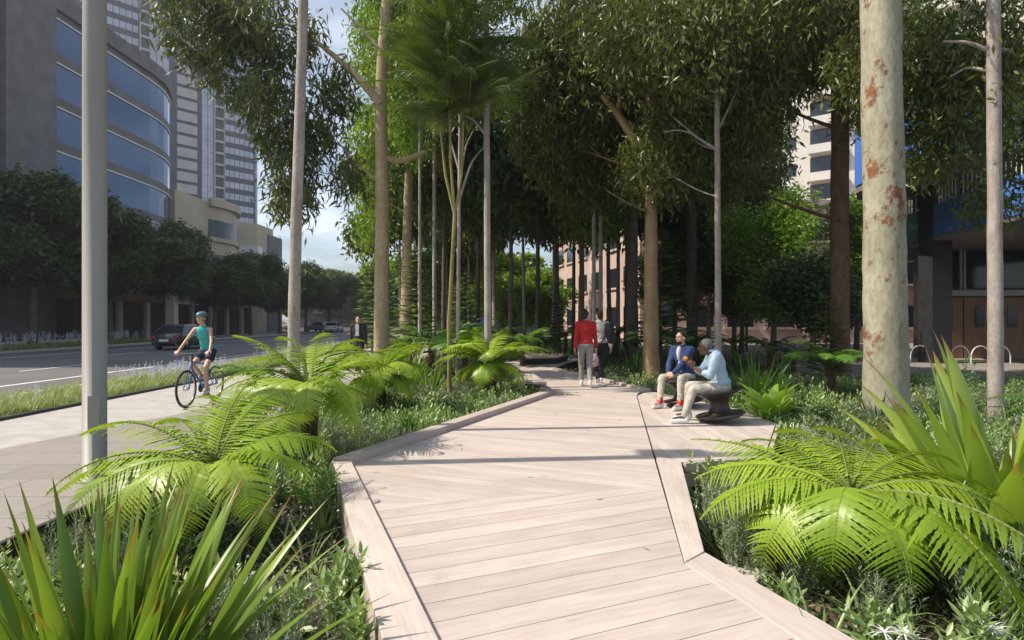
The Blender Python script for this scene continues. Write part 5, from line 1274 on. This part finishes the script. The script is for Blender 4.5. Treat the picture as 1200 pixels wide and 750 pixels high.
def figure(p, J, top, top_r, trouser, skin, s=1.0, sleeve='long', short=False, build=1.0):
    """J: joints in the thing's own frame. Returns helpers for heads."""
    b = build
    neck_b = J['chest'] + Vector((0, 0, .16)) * s
    def torso(bm, e, low=True):
        if low:
            ell(bm, J['pelvis'], ((.155 * b + e) * s, (.11 * b + e) * s, (.12 + e) * s), J['Mp'])
        mid = (J['pelvis'] + J['chest']) / 2
        ell(bm, mid, ((.135 * b + e) * s, (.098 * b + e) * s, (.20 + e) * s), J['Mt'])
        ell(bm, J['chest'], ((.165 * b + e) * s, (.108 * b + e) * s, (.17 + e) * s), J['Mt'])
        cap(bm, J['sh'][0], J['sh'][1], (.055 + e) * s * (.8 if sleeve == 'none' and e > 0 else 1), (.055 + e) * s * (.8 if sleeve == 'none' and e > 0 else 1)) if not (sleeve == 'none' and e > 0) else cap(bm, J['sh'][0].lerp(J['sh'][1], .22), J['sh'][0].lerp(J['sh'][1], .78), .052 * s, .052 * s)
        cap(bm, neck_b - Vector((0, 0, .03)) * s, (J['sh'][0] + J['sh'][1]) / 2 + Vector((0, 0, .05)) * s, (.06 + e) * s, (.05 + e) * s)
    def arm(bm, i, e, lo=1.0, hi=0.0):
        sh, el_, wr = J['sh'][i], J['el'][i], J['wr'][i]
        cap(bm, sh, el_, (.052 * b + e) * s, (.038 * b + e) * s)
        if lo > 0: cap(bm, el_, el_.lerp(wr, lo), (.038 * b + e) * s, (.038 - .013 * lo + e) * s)
    def leg(bm, i, e, lo=1.0, a0=0.0):
        hp, kn, an = J['hip'][i], J['kn'][i], J['an'][i]
        cap(bm, hp, kn if not (short and e > 0) else hp.lerp(kn, .42), (.082 * b + e) * s, (.055 + e) * s if not (short and e > 0) else (.075 + e) * s)
        if lo > 0: cap(bm, kn, kn.lerp(an, lo), (.055 + e) * s, (.055 - .02 * lo + e) * s)
    res = {}
    def body(bm):
        torso(bm, -.012); 
        for i in (0, 1):
            arm(bm, i, -.002); leg(bm, i, -.004)
            hd, pn, cu, sd = J['hand'][i]; hand(bm, J['wr'][i], hd, pn, cu, s, sd)
            cap(bm, J['an'][i], J['toe'][i] + Vector((0, 0, .03)), .034 * s, .025 * s)
        cap(bm, neck_b - Vector((0, 0, .05)) * s, J['head'] - Vector((0, 0, .05)) * s, .056 * s, .052 * s)
        res['L'], res['M'] = head(bm, J['head'], J['face'], s=s)
    body_o = fuse('body', body, skin, p, .0075, 3)
    def shirt(bm):
        torso(bm, top_r, low=False)
        ell(bm, J['pelvis'] + J['Mp'] @ Vector((0, 0, .07 * s)), ((.155 * b + top_r) * s, (.112 * b + top_r) * s, (.10) * s), J['Mp'])
        if sleeve != 'none':
            for i in (0, 1): 
                arm(bm, i, top_r * .9, {'long': .95, 'short': 0, 'rolled': .35}[sleeve])
    shirt_o = fuse('top', shirt, top, p, .011, 4, wrinkle=.020)
    def trou(bm):
        ell(bm, J['pelvis'], ((.158 * b + .012) * s, (.115 * b + .012) * s, (.115) * s), J['Mp'])
        for i in (0, 1): leg(bm, i, .014 if not short else .018, 0 if short else .92)
    cut = None
    tr_o = fuse('shorts' if short else 'trousers', trou, trouser, p, .011, 4, wrinkle=.022)
    return res['L'], res['M'], body_o, shirt_o, tr_o
def basis(f, up):
    """columns: x right, y front, z up"""
    up = Vector(up).normalized(); f = Vector(f); f = (f - up * f.dot(up)).normalized(); x = f.cross(up)
    return Matrix((x, f, up)).transposed()
def pose(pelvis, chest, facing, hipw=.09, shw=.175, s=1.0, shturn=0.0):
    """facing = body front; sides: 0 = left, 1 = right"""
    J = {'pelvis': Vector(pelvis), 'chest': Vector(chest)}
    up = (J['chest'] - J['pelvis']).normalized(); f = Vector(facing); x = f.cross(Vector((0, 0, 1))).normalized()
    J['Mp'] = basis(f, Vector((0, 0, 1)) * .6 + up * .4); xs = Matrix.Rotation(shturn, 3, 'Z') @ x; J['Mt'] = basis(Matrix.Rotation(shturn, 3, 'Z') @ f, up)
    J['sh'] = [J['chest'] + up * .11 * s - xs * shw * s, J['chest'] + up * .11 * s + xs * shw * s]
    J['hip'] = [J['pelvis'] - x * hipw * s + Vector((0, 0, -.02)) * s, J['pelvis'] + x * hipw * s + Vector((0, 0, -.02)) * s]
    J['x'] = x; J['f'] = f
    return J
def limbs(J, wr, an, elh, knh, s=1.0):
    J['el'] = []; J['wr'] = []; J['kn'] = []; J['an'] = []
    for i in (0, 1):
        e, w = ik(J['sh'][i], wr[i], .29 * s, .26 * s, elh[i]); J['el'].append(e); J['wr'].append(w)
        k, a = ik(J['hip'][i], an[i], .44 * s, .43 * s, knh[i]); J['kn'].append(k); J['an'].append(a)
V3 = lambda *a: Vector(a)
def hair_cap(L, Mx, s, mat, parent, back=.0, low=0.0, name='hair'):
    def fn(bm):
        ell(bm, L(0, -.022, .042), (.080 * s, .094 * s, .086 * s), Mx)
        if low: ell(bm, L(0, -.055, .0 - low), (.07 * s, .055 * s, .07 * s), Mx)
    c = L(0, .035, .02); nrm = (L(0, 1, -.75) - L(0, 0, 0)).normalized()
    return fuse(name, fn, mat, parent, .009, 2, cut=[(c, nrm)])

# ---- two walkers seen from behind
def walker(name, label, loc, rz, top, trouser, hair, face, stride, shoe_m, armswing, s=1.0, hold=None):
    p = thing(name, label, 'person', loc, rz)
    J = pose((0, 0, .93 * s), (0, .01, 1.30 * s), (0, 1, 0), s=s); J['head'] = V3(0, .02, 1.60) * s; J['face'] = face
    fl, fr = stride
    an = [V3(-.08, fl, .085 + max(0, -fl) * .18) * s, V3(.08, fr, .085 + max(0, -fr) * .18) * s]
    wr = [V3(-.25, armswing[0], .86) * s, V3(.25, armswing[1], .86) * s]
    limbs(J, wr, an, [(-.3, -1, 0), (.3, -1, 0)], [(0, 1, 0), (0, 1, 0)], s)
    J['toe'] = [a + V3(0, .15, -.055 if a.z < .12 else -.09) for a in J['an']]
    J['hand'] = [((-.05, .15, -1), (1, 0, 0), .5, -1), ((.05, .15, -1), (-1, 0, 0), .5, 1)]
    L, Mx, *_ = figure(p, J, top, .016, trouser, 'skin_light', s)
    face_bits(p, L, Mx, s); hair_cap(L, Mx, s, hair, p, low=.02)
    for i in (0, 1):
        a = J['an'][i]; shoe('shoe', a + V3(0, .17, -.085), a + V3(0, -.045, -.085), shoe_m, p)
    return p, J, L, Mx
wp, WJ, *_ = walker('person', 'person in a red jumper and grey trousers walking away, head turned right', (1.66, 13.45, DT), R(-3), 'red_knit', 'grey_cloth', 'hair_dark', (.55, .8, 0), (.22, -.26), 'white_shoe', (-.1, .12))
wp2, WJ2, L2_, M2_ = walker('person', 'person in a cream top and black trousers walking away beside the red jumper', (2.04, 13.95, DT), R(4), 'cream_cloth', 'black_cloth', 'hair_dark', (-.35, 1, 0), (-.24, .22), 'white_shoe', (.1, -.12))
m = MB(); tube(m, [V3(.02, -.14, .98), V3(.12, -.15, 1.15), V3(.165, -.10, 1.38), V3(.16, .02, 1.49), V3(.14, .12, 1.36), V3(.1, .14, 1.1)], .018, 6); m.build('strap', M['black_cloth'], wp2, True)
bag = thing('tote_bag', 'pale pink bag hanging between the two walkers', 'bag', (1.89, 13.8, DT + .42))
def bagf(bm): ell(bm, (0, 0, .16), (.12, .05, .15)); ell(bm, (0, 0, .06), (.11, .05, .07))
fuse('bag_body', bagf, 'pink_bag', bag, .011, 2, wrinkle=.022)
m = MB(); tube(m, [V3(-.07, 0, .28), V3(-.03, 0, .42), V3(.03, 0, .42), V3(.07, 0, .28)], .008, 6); m.build('handle', M['pink_bag'], bag, True)
bk = thing('backpack', 'dark backpack on the far side of the walker in cream', 'bag', (2.28, 13.86, DT + 1.0))
def bkf(bm): ell(bm, (0, 0, .2), (.10, .14, .26)); ell(bm, (.06, 0, .08), (.07, .12, .12))
fuse('bag_body', bkf, 'black_cloth', bk, .013, 3, wrinkle=.022)
m = MB(); tube(m, [V3(-.08, -.03, .05), V3(-.13, 0, .25), V3(-.1, .02, .42)], .014, 6); m.build('strap', M['black_cloth'], bk, True)

# ---- spun chairs: an hourglass of dark plastic, tilted like a top
def spun_chair(label, loc, tilt, az):
    t = thing('spinning_chair', label, 'chair', loc, az)
    Mx = np.array(Matrix.Rotation(tilt, 3, 'Y')) 
    prof = [(.001, .055), (.10, .035), (.22, .012), (.32, .028), (.385, .062), (.395, .075), (.385, .088), (.32, .085), (.22, .105), (.165, .15), (.145, .20), (.15, .26), (.175, .31), (.24, .355), (.33, .395), (.385, .425), (.40, .44), (.392, .452), (.33, .425), (.22, .385), (.13, .37), (.001, .365)]
    t.scale = (.9, .9, .97)
    m = MB(); lathe(m, prof, 48, M=Mx); m.build('shell', M['chair'], t, True)
    r = MB(); lathe(r, [(.34, .4195), (.365, .431), (.368, .434), (.34, .4225)], 48, M=Mx); r.build('rim_groove', M['dark_metal'], t, True)
    return t
spun_chair('dark hourglass-shaped spinning chair under the man in the denim shirt', (2.98, 10.35, DT + .045), R(7), R(150))
spun_chair('dark hourglass-shaped spinning chair under the man in the pale blue shirt', (3.06, 8.75, DT + .045), R(8), R(165))

# ---- man in the dark denim shirt, facing the camera's left
s = 1.0; z0 = DT
p = thing('person', 'bearded man in a dark denim shirt seated with hands clasped, looking left', 'person', (2.98, 10.35, z0), 0)
fdir = V3(-.80, -.60, 0).normalized()
J = pose(V3(.03, .02, .53), V3(-.02, -.01, .88), fdir); J['head'] = V3(-.06, -.03, 1.19); J['face'] = V3(-.9, -.45, .08)
xr = J['x']
anL = V3(-.42, -.12, .09) ; anR = V3(-.18, -.48, .09)
# body side 0 is the man's left (towards the camera's right), side 1 his right
a0 = fdir * .42 - xr * .24; a1 = fdir * .50 + xr * .12
an = [V3(a0.x, a0.y, .09), V3(a1.x, a1.y, .09)]
hc = fdir * .36 + V3(0, 0, .60)
limbs(J, [hc - xr * .055, hc + xr * .05], an, [(.2, .6, -.4), (-.1, .5, -.4)], [fdir + V3(0, 0, 1.4) - xr * .35, fdir + V3(0, 0, 1.4) + xr * .3])
J['toe'] = [a + fdir * .14 + V3(0, 0, -.05) for a in J['an']]
J['hand'] = [(xr * .8 + fdir * .3 + V3(0, 0, -.2), -fdir + V3(0, 0, -.3), .9, 1), (-xr * .8 + fdir * .3 + V3(0, 0, -.2), -fdir + V3(0, 0, -.3), .9, -1)]
L, Mx, *_ = figure(p, J, 'denim', .018, 'beige_cloth', 'skin_light', 1.0, 'long')
face_bits(p, L, Mx, 1.0); hair_cap(L, Mx, 1.0, 'hair_dark', p)
def beardf(bm): ell(bm, L(0, .035, -.075), (.058, .055, .05), Mx)
fuse('beard', beardf, 'hair_dark', p, .008, 1, cut=[(L(0, 0, -.062), (L(0, .12, 1) - L(0, 0, 0)).normalized())])
def under(bm):
    c = J['chest']; M3 = J['Mt']
    ell(bm, c + fdir * .062 + V3(0, 0, .03), (.046, .098, .15), M3); ell(bm, (J['chest'] + J['pelvis']) / 2 + fdir * .052, (.036, .098, .16), M3)
fuse('undershirt', under, 'white_cloth', p, .009, 2)
for i in (0, 1):
    a = J['an'][i]; shoe('shoe', a + fdir * .17 + V3(0, 0, -.09), a - fdir * .04 + V3(0, 0, -.09), 'white_shoe', p)
    m = MB(); tube(m, [a + V3(0, 0, -.01), a + (J['kn'][i] - a) * .20], [.05, .052], 12); m.build('sock', M['red_sock'], p, True)

# ---- man in the pale blue shirt, back half towards us, eating
p = thing('person', 'man with cropped grey hair in a pale blue shirt, seated and eating with both hands', 'person', (3.06, 8.75, z0), 0)
fdir = V3(-.97, .10, 0).normalized()
J = pose(V3(.02, .03, .52), V3(-.06, .03, .86), fdir); J['head'] = V3(-.21, .05, 1.10); J['face'] = V3(-1, .08, -.1)
xr = J['x']
a0 = fdir * .56 - xr * .17; a1 = fdir * .46 + xr * .16
an = [V3(a0.x, a0.y, .09), V3(a1.x, a1.y, .09)]
limbs(J, [V3(-.40, -.03, .80), V3(-.43, .14, .84)], an, [(.05, -.35, -1), (.1, .3, -1)], [fdir + V3(0, 0, 1.4), fdir + V3(0, 0, 1.4)])
J['toe'] = [a + fdir * .14 + V3(0, 0, -.05) for a in J['an']]
J['hand'] = [(V3(-.5, .1, .9), V3(-.3, .9, 0), .9, -1), (V3(-.4, -.1, .9), V3(-.3, -.9, 0), .9, 1)]
L, Mx, *_ = figure(p, J, 'light_shirt', .018, 'beige_cloth', 'skin_dark', 1.0, 'rolled', build=1.06)
face_bits(p, L, Mx, 1.0, lip='skin_dark'); hair_cap(L, Mx, 1.0, 'hair_grey', p, name='hair')
def coll(bm): 
    c = J['chest'] + V3(-.075, .02, .19); ell(bm, c, (.075, .078, .03))
fuse('collar', coll, 'light_shirt', p, .009, 1)
for i in (0, 1):
    a = J['an'][i]; shoe('shoe', a + fdir * .17 + V3(0, 0, -.09), a - fdir * .04 + V3(0, 0, -.09), 'white_shoe', p)
fd = thing('bread_roll', 'small golden bread roll held by the man in the pale blue shirt', 'food', (3.06 - .50, 8.75 + .06, z0 + .93))
def rollf(bm): ell(bm, (0, 0, 0), (.04, .05, .032)); ell(bm, (0, .02, .015), (.03, .03, .025))
fuse('crust', rollf, 'orange', fd, .008, 2)

# ---- suited man on the pavement
p = thing('person', 'man in a dark suit and pale shirt walking on the pavement beyond the flax', 'person', (at(420, 18), 18, 0), R(180))
J = pose((0, 0, .93), (0, .01, 1.30), (0, 1, 0)); J['head'] = V3(0, .02, 1.60); J['face'] = V3(-.1, 1, 0)
limbs(J, [V3(-.26, .1, .86), V3(.26, -.08, .86)], [V3(-.08, .2, .085), V3(.08, -.2, .12)], [(-.3, -1, 0), (.3, -1, 0)], [(0, 1, 0), (0, 1, 0)])
J['toe'] = [a + V3(0, .15, -.055) for a in J['an']]; J['hand'] = [((-.05, .15, -1), (1, 0, 0), .5, -1), ((.05, .15, -1), (-1, 0, 0), .5, 1)]
L, Mx, *_ = figure(p, J, 'suit', .02, 'suit', 'skin_light'); face_bits(p, L, Mx, 1.0); hair_cap(L, Mx, 1.0, 'hair_brown', p)
m = MB(); box(m, -.05, .05, .10, .137, 1.12, 1.46); m.build('shirt_front', M['white_cloth'], p, False, .01)
for i in (0, 1):
    a = J['an'][i]; shoe('shoe', a + V3(0, .17, -.085), a + V3(0, -.045, -.085), 'black_cloth', p)

# ---- cyclist and bicycle (front wheel towards the camera)
bx_, by_ = -5.93, 11.4
bk = thing('bicycle', 'blue bicycle with silver wheels ridden along the pale path', 'bicycle', (bx_, by_, 0), R(180))
def torus(m, c, Rr, r, n=40, k=8, mat=0):
    V = []
    for i in range(n):
        a = 2 * math.pi * i / n
        for j in range(k):
            b = 2 * math.pi * j / k; q = Rr + r * math.cos(b); V.append([c[0] + r * math.sin(b), c[1] + q * math.cos(a), c[2] + q * math.sin(a)])
    m.add(V, [[i * k + j, ((i + 1) % n) * k + j, ((i + 1) % n) * k + (j + 1) % k, i * k + (j + 1) % k] for i in range(n) for j in range(k)], mat=mat)
for y in (.53, -.53):
    w = MB(); lathe(w, [(.001, -.05), (.025, -.05), (.025, .05), (.001, .05)], 12, c=(0, y, .345), M=np.array(Matrix.Rotation(R(90), 3, 'Y'))); wh = w.build('wheel', M['chrome'], bk, True)
    m = MB(); torus(m, (0, y, .345), .325, .021); m.build('tyre', M['rubber'], wh, True)
    m = MB(); torus(m, (0, y, .345), .298, .011, 40, 6); m.build('rim', M['chrome'], wh, True)
    m = MB()
    for i in range(24):
        a = 2 * math.pi * i / 24; tube(m, [(.02 * (-1) ** i, y, .345), (0, y + .298 * math.cos(a), .345 + .298 * math.sin(a))], .0016, 4, cap=False)
    m.build('spokes', M['chrome'], wh)
m = MB(); bb = (0, -.08, .30); st_ = (0, -.22, .80); hd_ = (0, .33, .82)
for a, b, r in ((bb, st_, .017), (bb, (0, .36, .72), .02), ((0, -.2, .74), hd_, .017), (hd_, (0, .36, .70), .02)): tube(m, [a, b], r, 10)
for k in (-1, 1):
    tube(m, [bb, (.05 * k, -.53, .345)], .011, 7); tube(m, [(0, -.2, .72), (.05 * k, -.53, .345)], .009, 7)
m.build('frame', M['bike_blue'], bk, True)
m = MB()
for k in (-1, 1): tube(m, [(.02 * k, .365, .70), (.045 * k, .41, .6), (.05 * k, .53, .345)], .012, 8)
m.build('fork', M['bike_blue'], bk, True)
m = MB(); tube(m, [hd_, (0, .32, .93), (0, .36, .97)], .014, 8); tube(m, [(-.31, .27, 1.0), (-.16, .36, .98), (0, .37, .97), (.16, .36, .98), (.31, .27, 1.0)], .012, 8); m.build('handlebar', M['dark_metal'], bk, True)
def sad(bm): ell(bm, (0, -.27, .90), (.075, .09, .025)); cap(bm, (0, -.2, .90), (0, -.1, .90), .03, .018)
fuse('saddle', sad, 'black_cloth', bk, .01, 2)
m = MB(); tube(m, [(0, -.22, .79), (0, -.245, .88)], .012, 8); m.build('seat_post', M['chrome'], bk, True)
m = MB(); lathe(m, [(.001, -.004), (.09, -.004), (.09, .004), (.001, .004)], 24, c=(.05, -.08, .30), M=np.array(Matrix.Rotation(R(90), 3, 'Y'))); m.build('chainring', M['dark_metal'], bk, True)
pedals = [(-.11, .04, .18), (.11, -.20, .42)]
for i, (xx_, yy_, zz_) in enumerate(pedals):
    m = MB(); tube(m, [(xx_ * .6, -.08, .30), (xx_ * .7, yy_, zz_)], .01, 6); box(m, xx_ - .04, xx_ + .04, yy_ - .04, yy_ + .04, zz_ - .012, zz_ + .012); m.build('pedal', M['dark_metal'], bk)
p = thing('person', 'cyclist in a teal top, dark shorts and a helmet riding towards the camera', 'person', (bx_, by_, 0), R(180))
s = .95
J = pose((0, -.25, 1.0), (0, -.10, 1.33), (0, 1, 0), hipw=.085, shw=.155, s=s); J['head'] = V3(0, .0, 1.63); J['face'] = V3(.3, 1, -.05)
limbs(J, [V3(-.29, .25, 1.03), V3(.29, .25, 1.03)], [V3(-.11, .0, .275), V3(.11, -.24, .52)], [(-.7, -.2, -.6), (.7, -.2, -.6)], [(-.05, 1, .3), (.05, 1, .3)], s)
J['toe'] = [a + V3(0, .13, -.06) for a in J['an']]; J['hand'] = [((.1, .9, -.3), (0, -.3, -1), .9, 1), ((-.1, .9, -.3), (0, -.3, -1), .9, -1)]
L, Mx, *_ = figure(p, J, 'aqua', .010, 'navy', 'skin_light', s, 'none', True, build=.86)
face_bits(p, L, Mx, s); hair_cap(L, Mx, s, 'hair_brown', p, low=.05)
for i in (0, 1):
    a = J['an'][i]; shoe('shoe', a + V3(0, .15, -.09), a + V3(0, -.045, -.08), 'white_shoe', p, .9)
def helm(bm): ell(bm, L(0, -.015, .062), (.098 * s, .125 * s, .082 * s), Mx)
he = fuse('helmet', helm, 'helmet', p, .009, 2, cut=[(L(0, 0, .045), (L(0, -.05, -1) - L(0, 0, 0)).normalized())])
m = MB()
for k in (-1, 1): tube(m, [L(.08 * k, .03, .05), L(.072 * k, .03, -.03), L(.0, .05, -.115)], .004, 5)
m.build('strap', M['black_cloth'], he, True)

# ================================================================ cars
def car(label, loc, rz, paint, wagon=False):
    t = thing('car', label, 'car', loc, rz)
    n = 30; ys = np.linspace(-2.2, 2.2, n)
    def top(y): return float(np.interp(y, [-2.2, -2.1, -1.9, -1.0, 0.9, 1.6, 2.05, 2.2], [.62, .90, .96, .95, .93, .82, .68, .5]))
    def bot(y):
        b = float(np.interp(y, [-2.2, -2.0, -1.8, 1.8, 2.05, 2.2], [.42, .27, .2, .2, .25, .36]))
        for c in (-1.35, 1.35):
            d = abs(y - c)
            if d < .37: b = max(b, .3 + math.sqrt(.37 ** 2 - d * d))
        return b
    def hw(y): return float(np.interp(y, [-2.2, -2.0, -1.4, 0, 1.4, 2.0, 2.2], [.70, .83, .89, .90, .88, .80, .62]))
    V = []; K = 14; ys2 = np.unique(np.concatenate([ys] + [np.linspace(c - .38, c + .38, 13) for c in (-1.35, 1.35)]))
    for y in ys2:
        T, B, W = top(y), bot(y), hw(y); B0 = float(np.interp(y, [-2.2, -2.0, -1.8, 1.8, 2.05, 2.2], [.42, .27, .2, .2, .25, .36]))
        ring = [(-W * .55, B0), (-W * .80, B0), (-W * .80, B), (-W, B + .01), (-W * 1.0, (B + T) / 2), (-W * .985, T - .1), (-W * .90, T - .015), (-W * .5, T + .015)]
        ring += [(-a, b) for a, b in ring[::-1]]
        V += [[a, y, b] for a, b in ring]
    m_ = len(ring); nn = len(ys2)
    b_ = MB(); Fc = [[i * m_ + k, i * m_ + (k + 1) % m_, (i + 1) * m_ + (k + 1) % m_, (i + 1) * m_ + k] for i in range(nn - 1) for k in range(m_)]
    b_.add(V, Fc); b_.poly(np.array(V[:m_]), [list(range(m_))]); b_.poly(np.array(V[-m_:]), [list(range(m_))[::-1]])
    b_.build('body', M[paint], t, True)
    # greenhouse
    rear_b, rear_t = (-2.0, -1.45) if wagon else (-1.85, -1.15)
    gz = [(.93, .82), (1.42, .62)]
    def gl(inset, z0, z1):
        f0, f1 = .98, .28
        def pt(u): return (rear_b + (rear_t - rear_b) * u, f0 + (f1 - f0) * u, .84 + (.60 - .84) * u)
        o = []
        for z in (z0, z1):
            u = (z - .92) / .5; r_, f_, w_ = pt(u); w_ -= inset; o.append([(-w_, r_ + inset, z), (w_, r_ + inset, z), (w_ * 1.0, (f_ * .55), z), (w_ * .93, f_ - inset, z), (-w_ * .93, f_ - inset, z), (-w_, f_ * .55, z)])
        return o
    def loft(o, mt, nm):
        b_ = MB(); V = o[0] + o[1]; b_.add(V, [[i, (i + 1) % 6, 6 + (i + 1) % 6, 6 + i] for i in range(6)]); b_.poly(np.array(V), [[11, 10, 9, 8, 7, 6][::-1]]); return b_.build(nm, M[mt], t, False, .02)
    loft(gl(0, .92, 1.40), 'dark_glass', 'glazing')
    r_ = gl(-.012, 1.375, 1.40); r2 = [(x * .93, y * .97, 1.455) for x, y, z in r_[1]]
    b_ = MB(); V = r_[0] + r_[1] + r2
    b_.add(V, [[i, (i + 1) % 6, 6 + (i + 1) % 6, 6 + i] for i in range(6)] + [[6 + i, 6 + (i + 1) % 6, 12 + (i + 1) % 6, 12 + i] for i in range(6)]); b_.poly(np.array(V), [list(range(12, 18))]); b_.build('roof', M[paint], t, False, .015)
    o = gl(-.008, .92, 1.39)
    for i in range(6):
        m = MB(); tube(m, [o[0][i], o[1][i]], .032, 6); m.build('pillar', M[paint], t, True)
    for sx in (-1, 1):
        for y in (-1.35, 1.35):
            Mr = np.array(Matrix.Rotation(R(90), 3, 'Y'))
            w = MB(); lathe(w, [(.001, -.10), (.20, -.10), (.20, .10), (.001, .10)], 20, c=(.78 * sx, y, .31), M=Mr); wh = w.build('wheel', M['chrome'], t, True)
            w = MB(); lathe(w, [(.2, -.11), (.29, -.10), (.315, -.06), (.315, .06), (.29, .10), (.2, .11), (.2, -.11)], 24, c=(.78 * sx, y, .31), M=Mr); w.build('tyre', M['rubber'], wh, True)
        w = MB(); box(w, .5 * sx if sx > 0 else -.8, .8 if sx > 0 else -.5, -2.19, -2.05, .68, .82); w.build('tail_light', M['tail'], t, False, .02)
        w = MB(); box(w, .42 if sx > 0 else -.7, .7 if sx > 0 else -.42, 2.08, 2.2, .55, .68); w.build('headlight', M['white_metal'], t, False, .02)
        w = MB(); ellipsoid(w, (.98 * sx, .62, .98), (.1, .06, .06), 10, 6); w.build('mirror', M[paint], t, True)
    w = MB(); box(w, -.26, .26, -2.225, -2.2, .50, .62); w.build('number_plate', M['white_metal'], t)
    return t
rz_ = -.12
car('dark hatchback driving away on the far side of the shaded road', (-19.7, 36.0, rz_), 0, 'car_dark')
cw_ = car('white car seen from behind at the far end of the road', (-24.6, 82.5, rz_), R(2), 'car_white')
cg_ = car('grey car left of the far white one, half in the trees\' shade', (-29.5, 91, rz_), R(60), 'car_grey', True)
cb_ = car('dark blue car right of the far white one', (-22.5, 96, rz_), R(-75), 'car_blue')
dup(cw_, (-41, 104, rz_), R(80), 1, 'pale car crossing behind the grey car, far off at the crossing')
dup(cb_, (-27.5, 118, rz_), R(0), 1, 'farthest dark car, just above the roof of the white car')
dup(cg_, (-20.5, 86, rz_), R(90), 1, 'grey car beside the dark blue one, nearest the suited man')
# ================================================================ sky, sun, camera
EL = R(50); AZ = (-.995, -.095)
wd = bpy.data.worlds.new('World'); SC.world = wd; wd.use_nodes = True
nt = wd.node_tree; bg = nt.nodes['Background']
sk = nt.nodes.new('ShaderNodeTexSky'); sk.sky_type = 'NISHITA'; sk.sun_disc = False; sk.sun_elevation = EL; sk.sun_rotation = math.atan2(AZ[0], AZ[1])
sk.air_density = 1.0; sk.dust_density = 1.6; sk.ozone_density = 1.2
tc_ = nt.nodes.new('ShaderNodeTexCoord'); sx_ = nt.nodes.new('ShaderNodeSeparateXYZ'); nt.links.new(tc_.outputs['Generated'], sx_.inputs[0])
mz = N_(nt, 'ShaderNodeMath', operation='ADD'); nt.links.new(sx_.outputs[2], mz.inputs[0]); mz.inputs[1].default_value = .12
dv = nt.nodes.new('ShaderNodeVectorMath'); dv.operation = 'DIVIDE'; cz = nt.nodes.new('ShaderNodeCombineXYZ')
for i_ in range(3): nt.links.new(mz.outputs[0], cz.inputs[i_])
nt.links.new(tc_.outputs['Generated'], dv.inputs[0]); nt.links.new(cz.outputs[0], dv.inputs[1])
cf = ramp(nt, noise(nt, dv.outputs[0], .8, 7, .62), [(.47, (.05, .05, .05)), (.70, (.7, .7, .7))])
nt.links.new(mixc(nt, cf, sk.outputs[0], (8.5, 9.2, 10.2)), bg.inputs[0]); bg.inputs[1].default_value = .115
sn = bpy.data.lights.new('sun', 'SUN'); sn.energy = 5.0; sn.angle = R(.55); sn.color = (1.0, .91, .77)
so = bpy.data.objects.new('sun', sn); COL.objects.link(so)
sv = Vector((AZ[0] * math.cos(EL), AZ[1] * math.cos(EL), math.sin(EL))); so.rotation_euler = sv.to_track_quat('Z', 'Y').to_euler(); so.location = sv * 60
cd = bpy.data.cameras.new('camera'); cd.sensor_width = 36; cd.lens = F / 1200 * 36; cd.clip_end = 2000; cd.clip_start = .05
co = bpy.data.objects.new('camera', cd); COL.objects.link(co); co.location = (0, 0, CAMZ); co.rotation_euler = (R(90), 0, 0); SC.camera = co
vs = SC.view_settings; vs.view_transform = 'Standard'; vs.look = 'None'; vs.gamma = 1; vs.use_curve_mapping = False; vs.exposure = .32
SC.cycles.max_bounces = 8; SC.cycles.diffuse_bounces = 4; SC.cycles.glossy_bounces = 3; SC.cycles.transmission_bounces = 4; SC.cycles.use_denoising = True
SC.cycles.sample_clamp_indirect = 6
if HAZE:
    m = bpy.data.materials.new('air'); m.use_nodes = True; n2 = m.node_tree; n2.nodes.remove(n2.nodes['Principled BSDF'])
    pv = n2.nodes.new('ShaderNodeVolumePrincipled'); pv.inputs['Density'].default_value = HAZE; pv.inputs['Color'].default_value = (.86, .92, 1.0, 1); pv.inputs['Anisotropy'].default_value = .3
    n2.links.new(pv.outputs[0], n2.nodes['Material Output'].inputs['Volume'])
    h = MB(); box(h, -340, 340, -340, 340, SOIL - 1.4, 165); struct(h.build('haze', m), 'stuff')
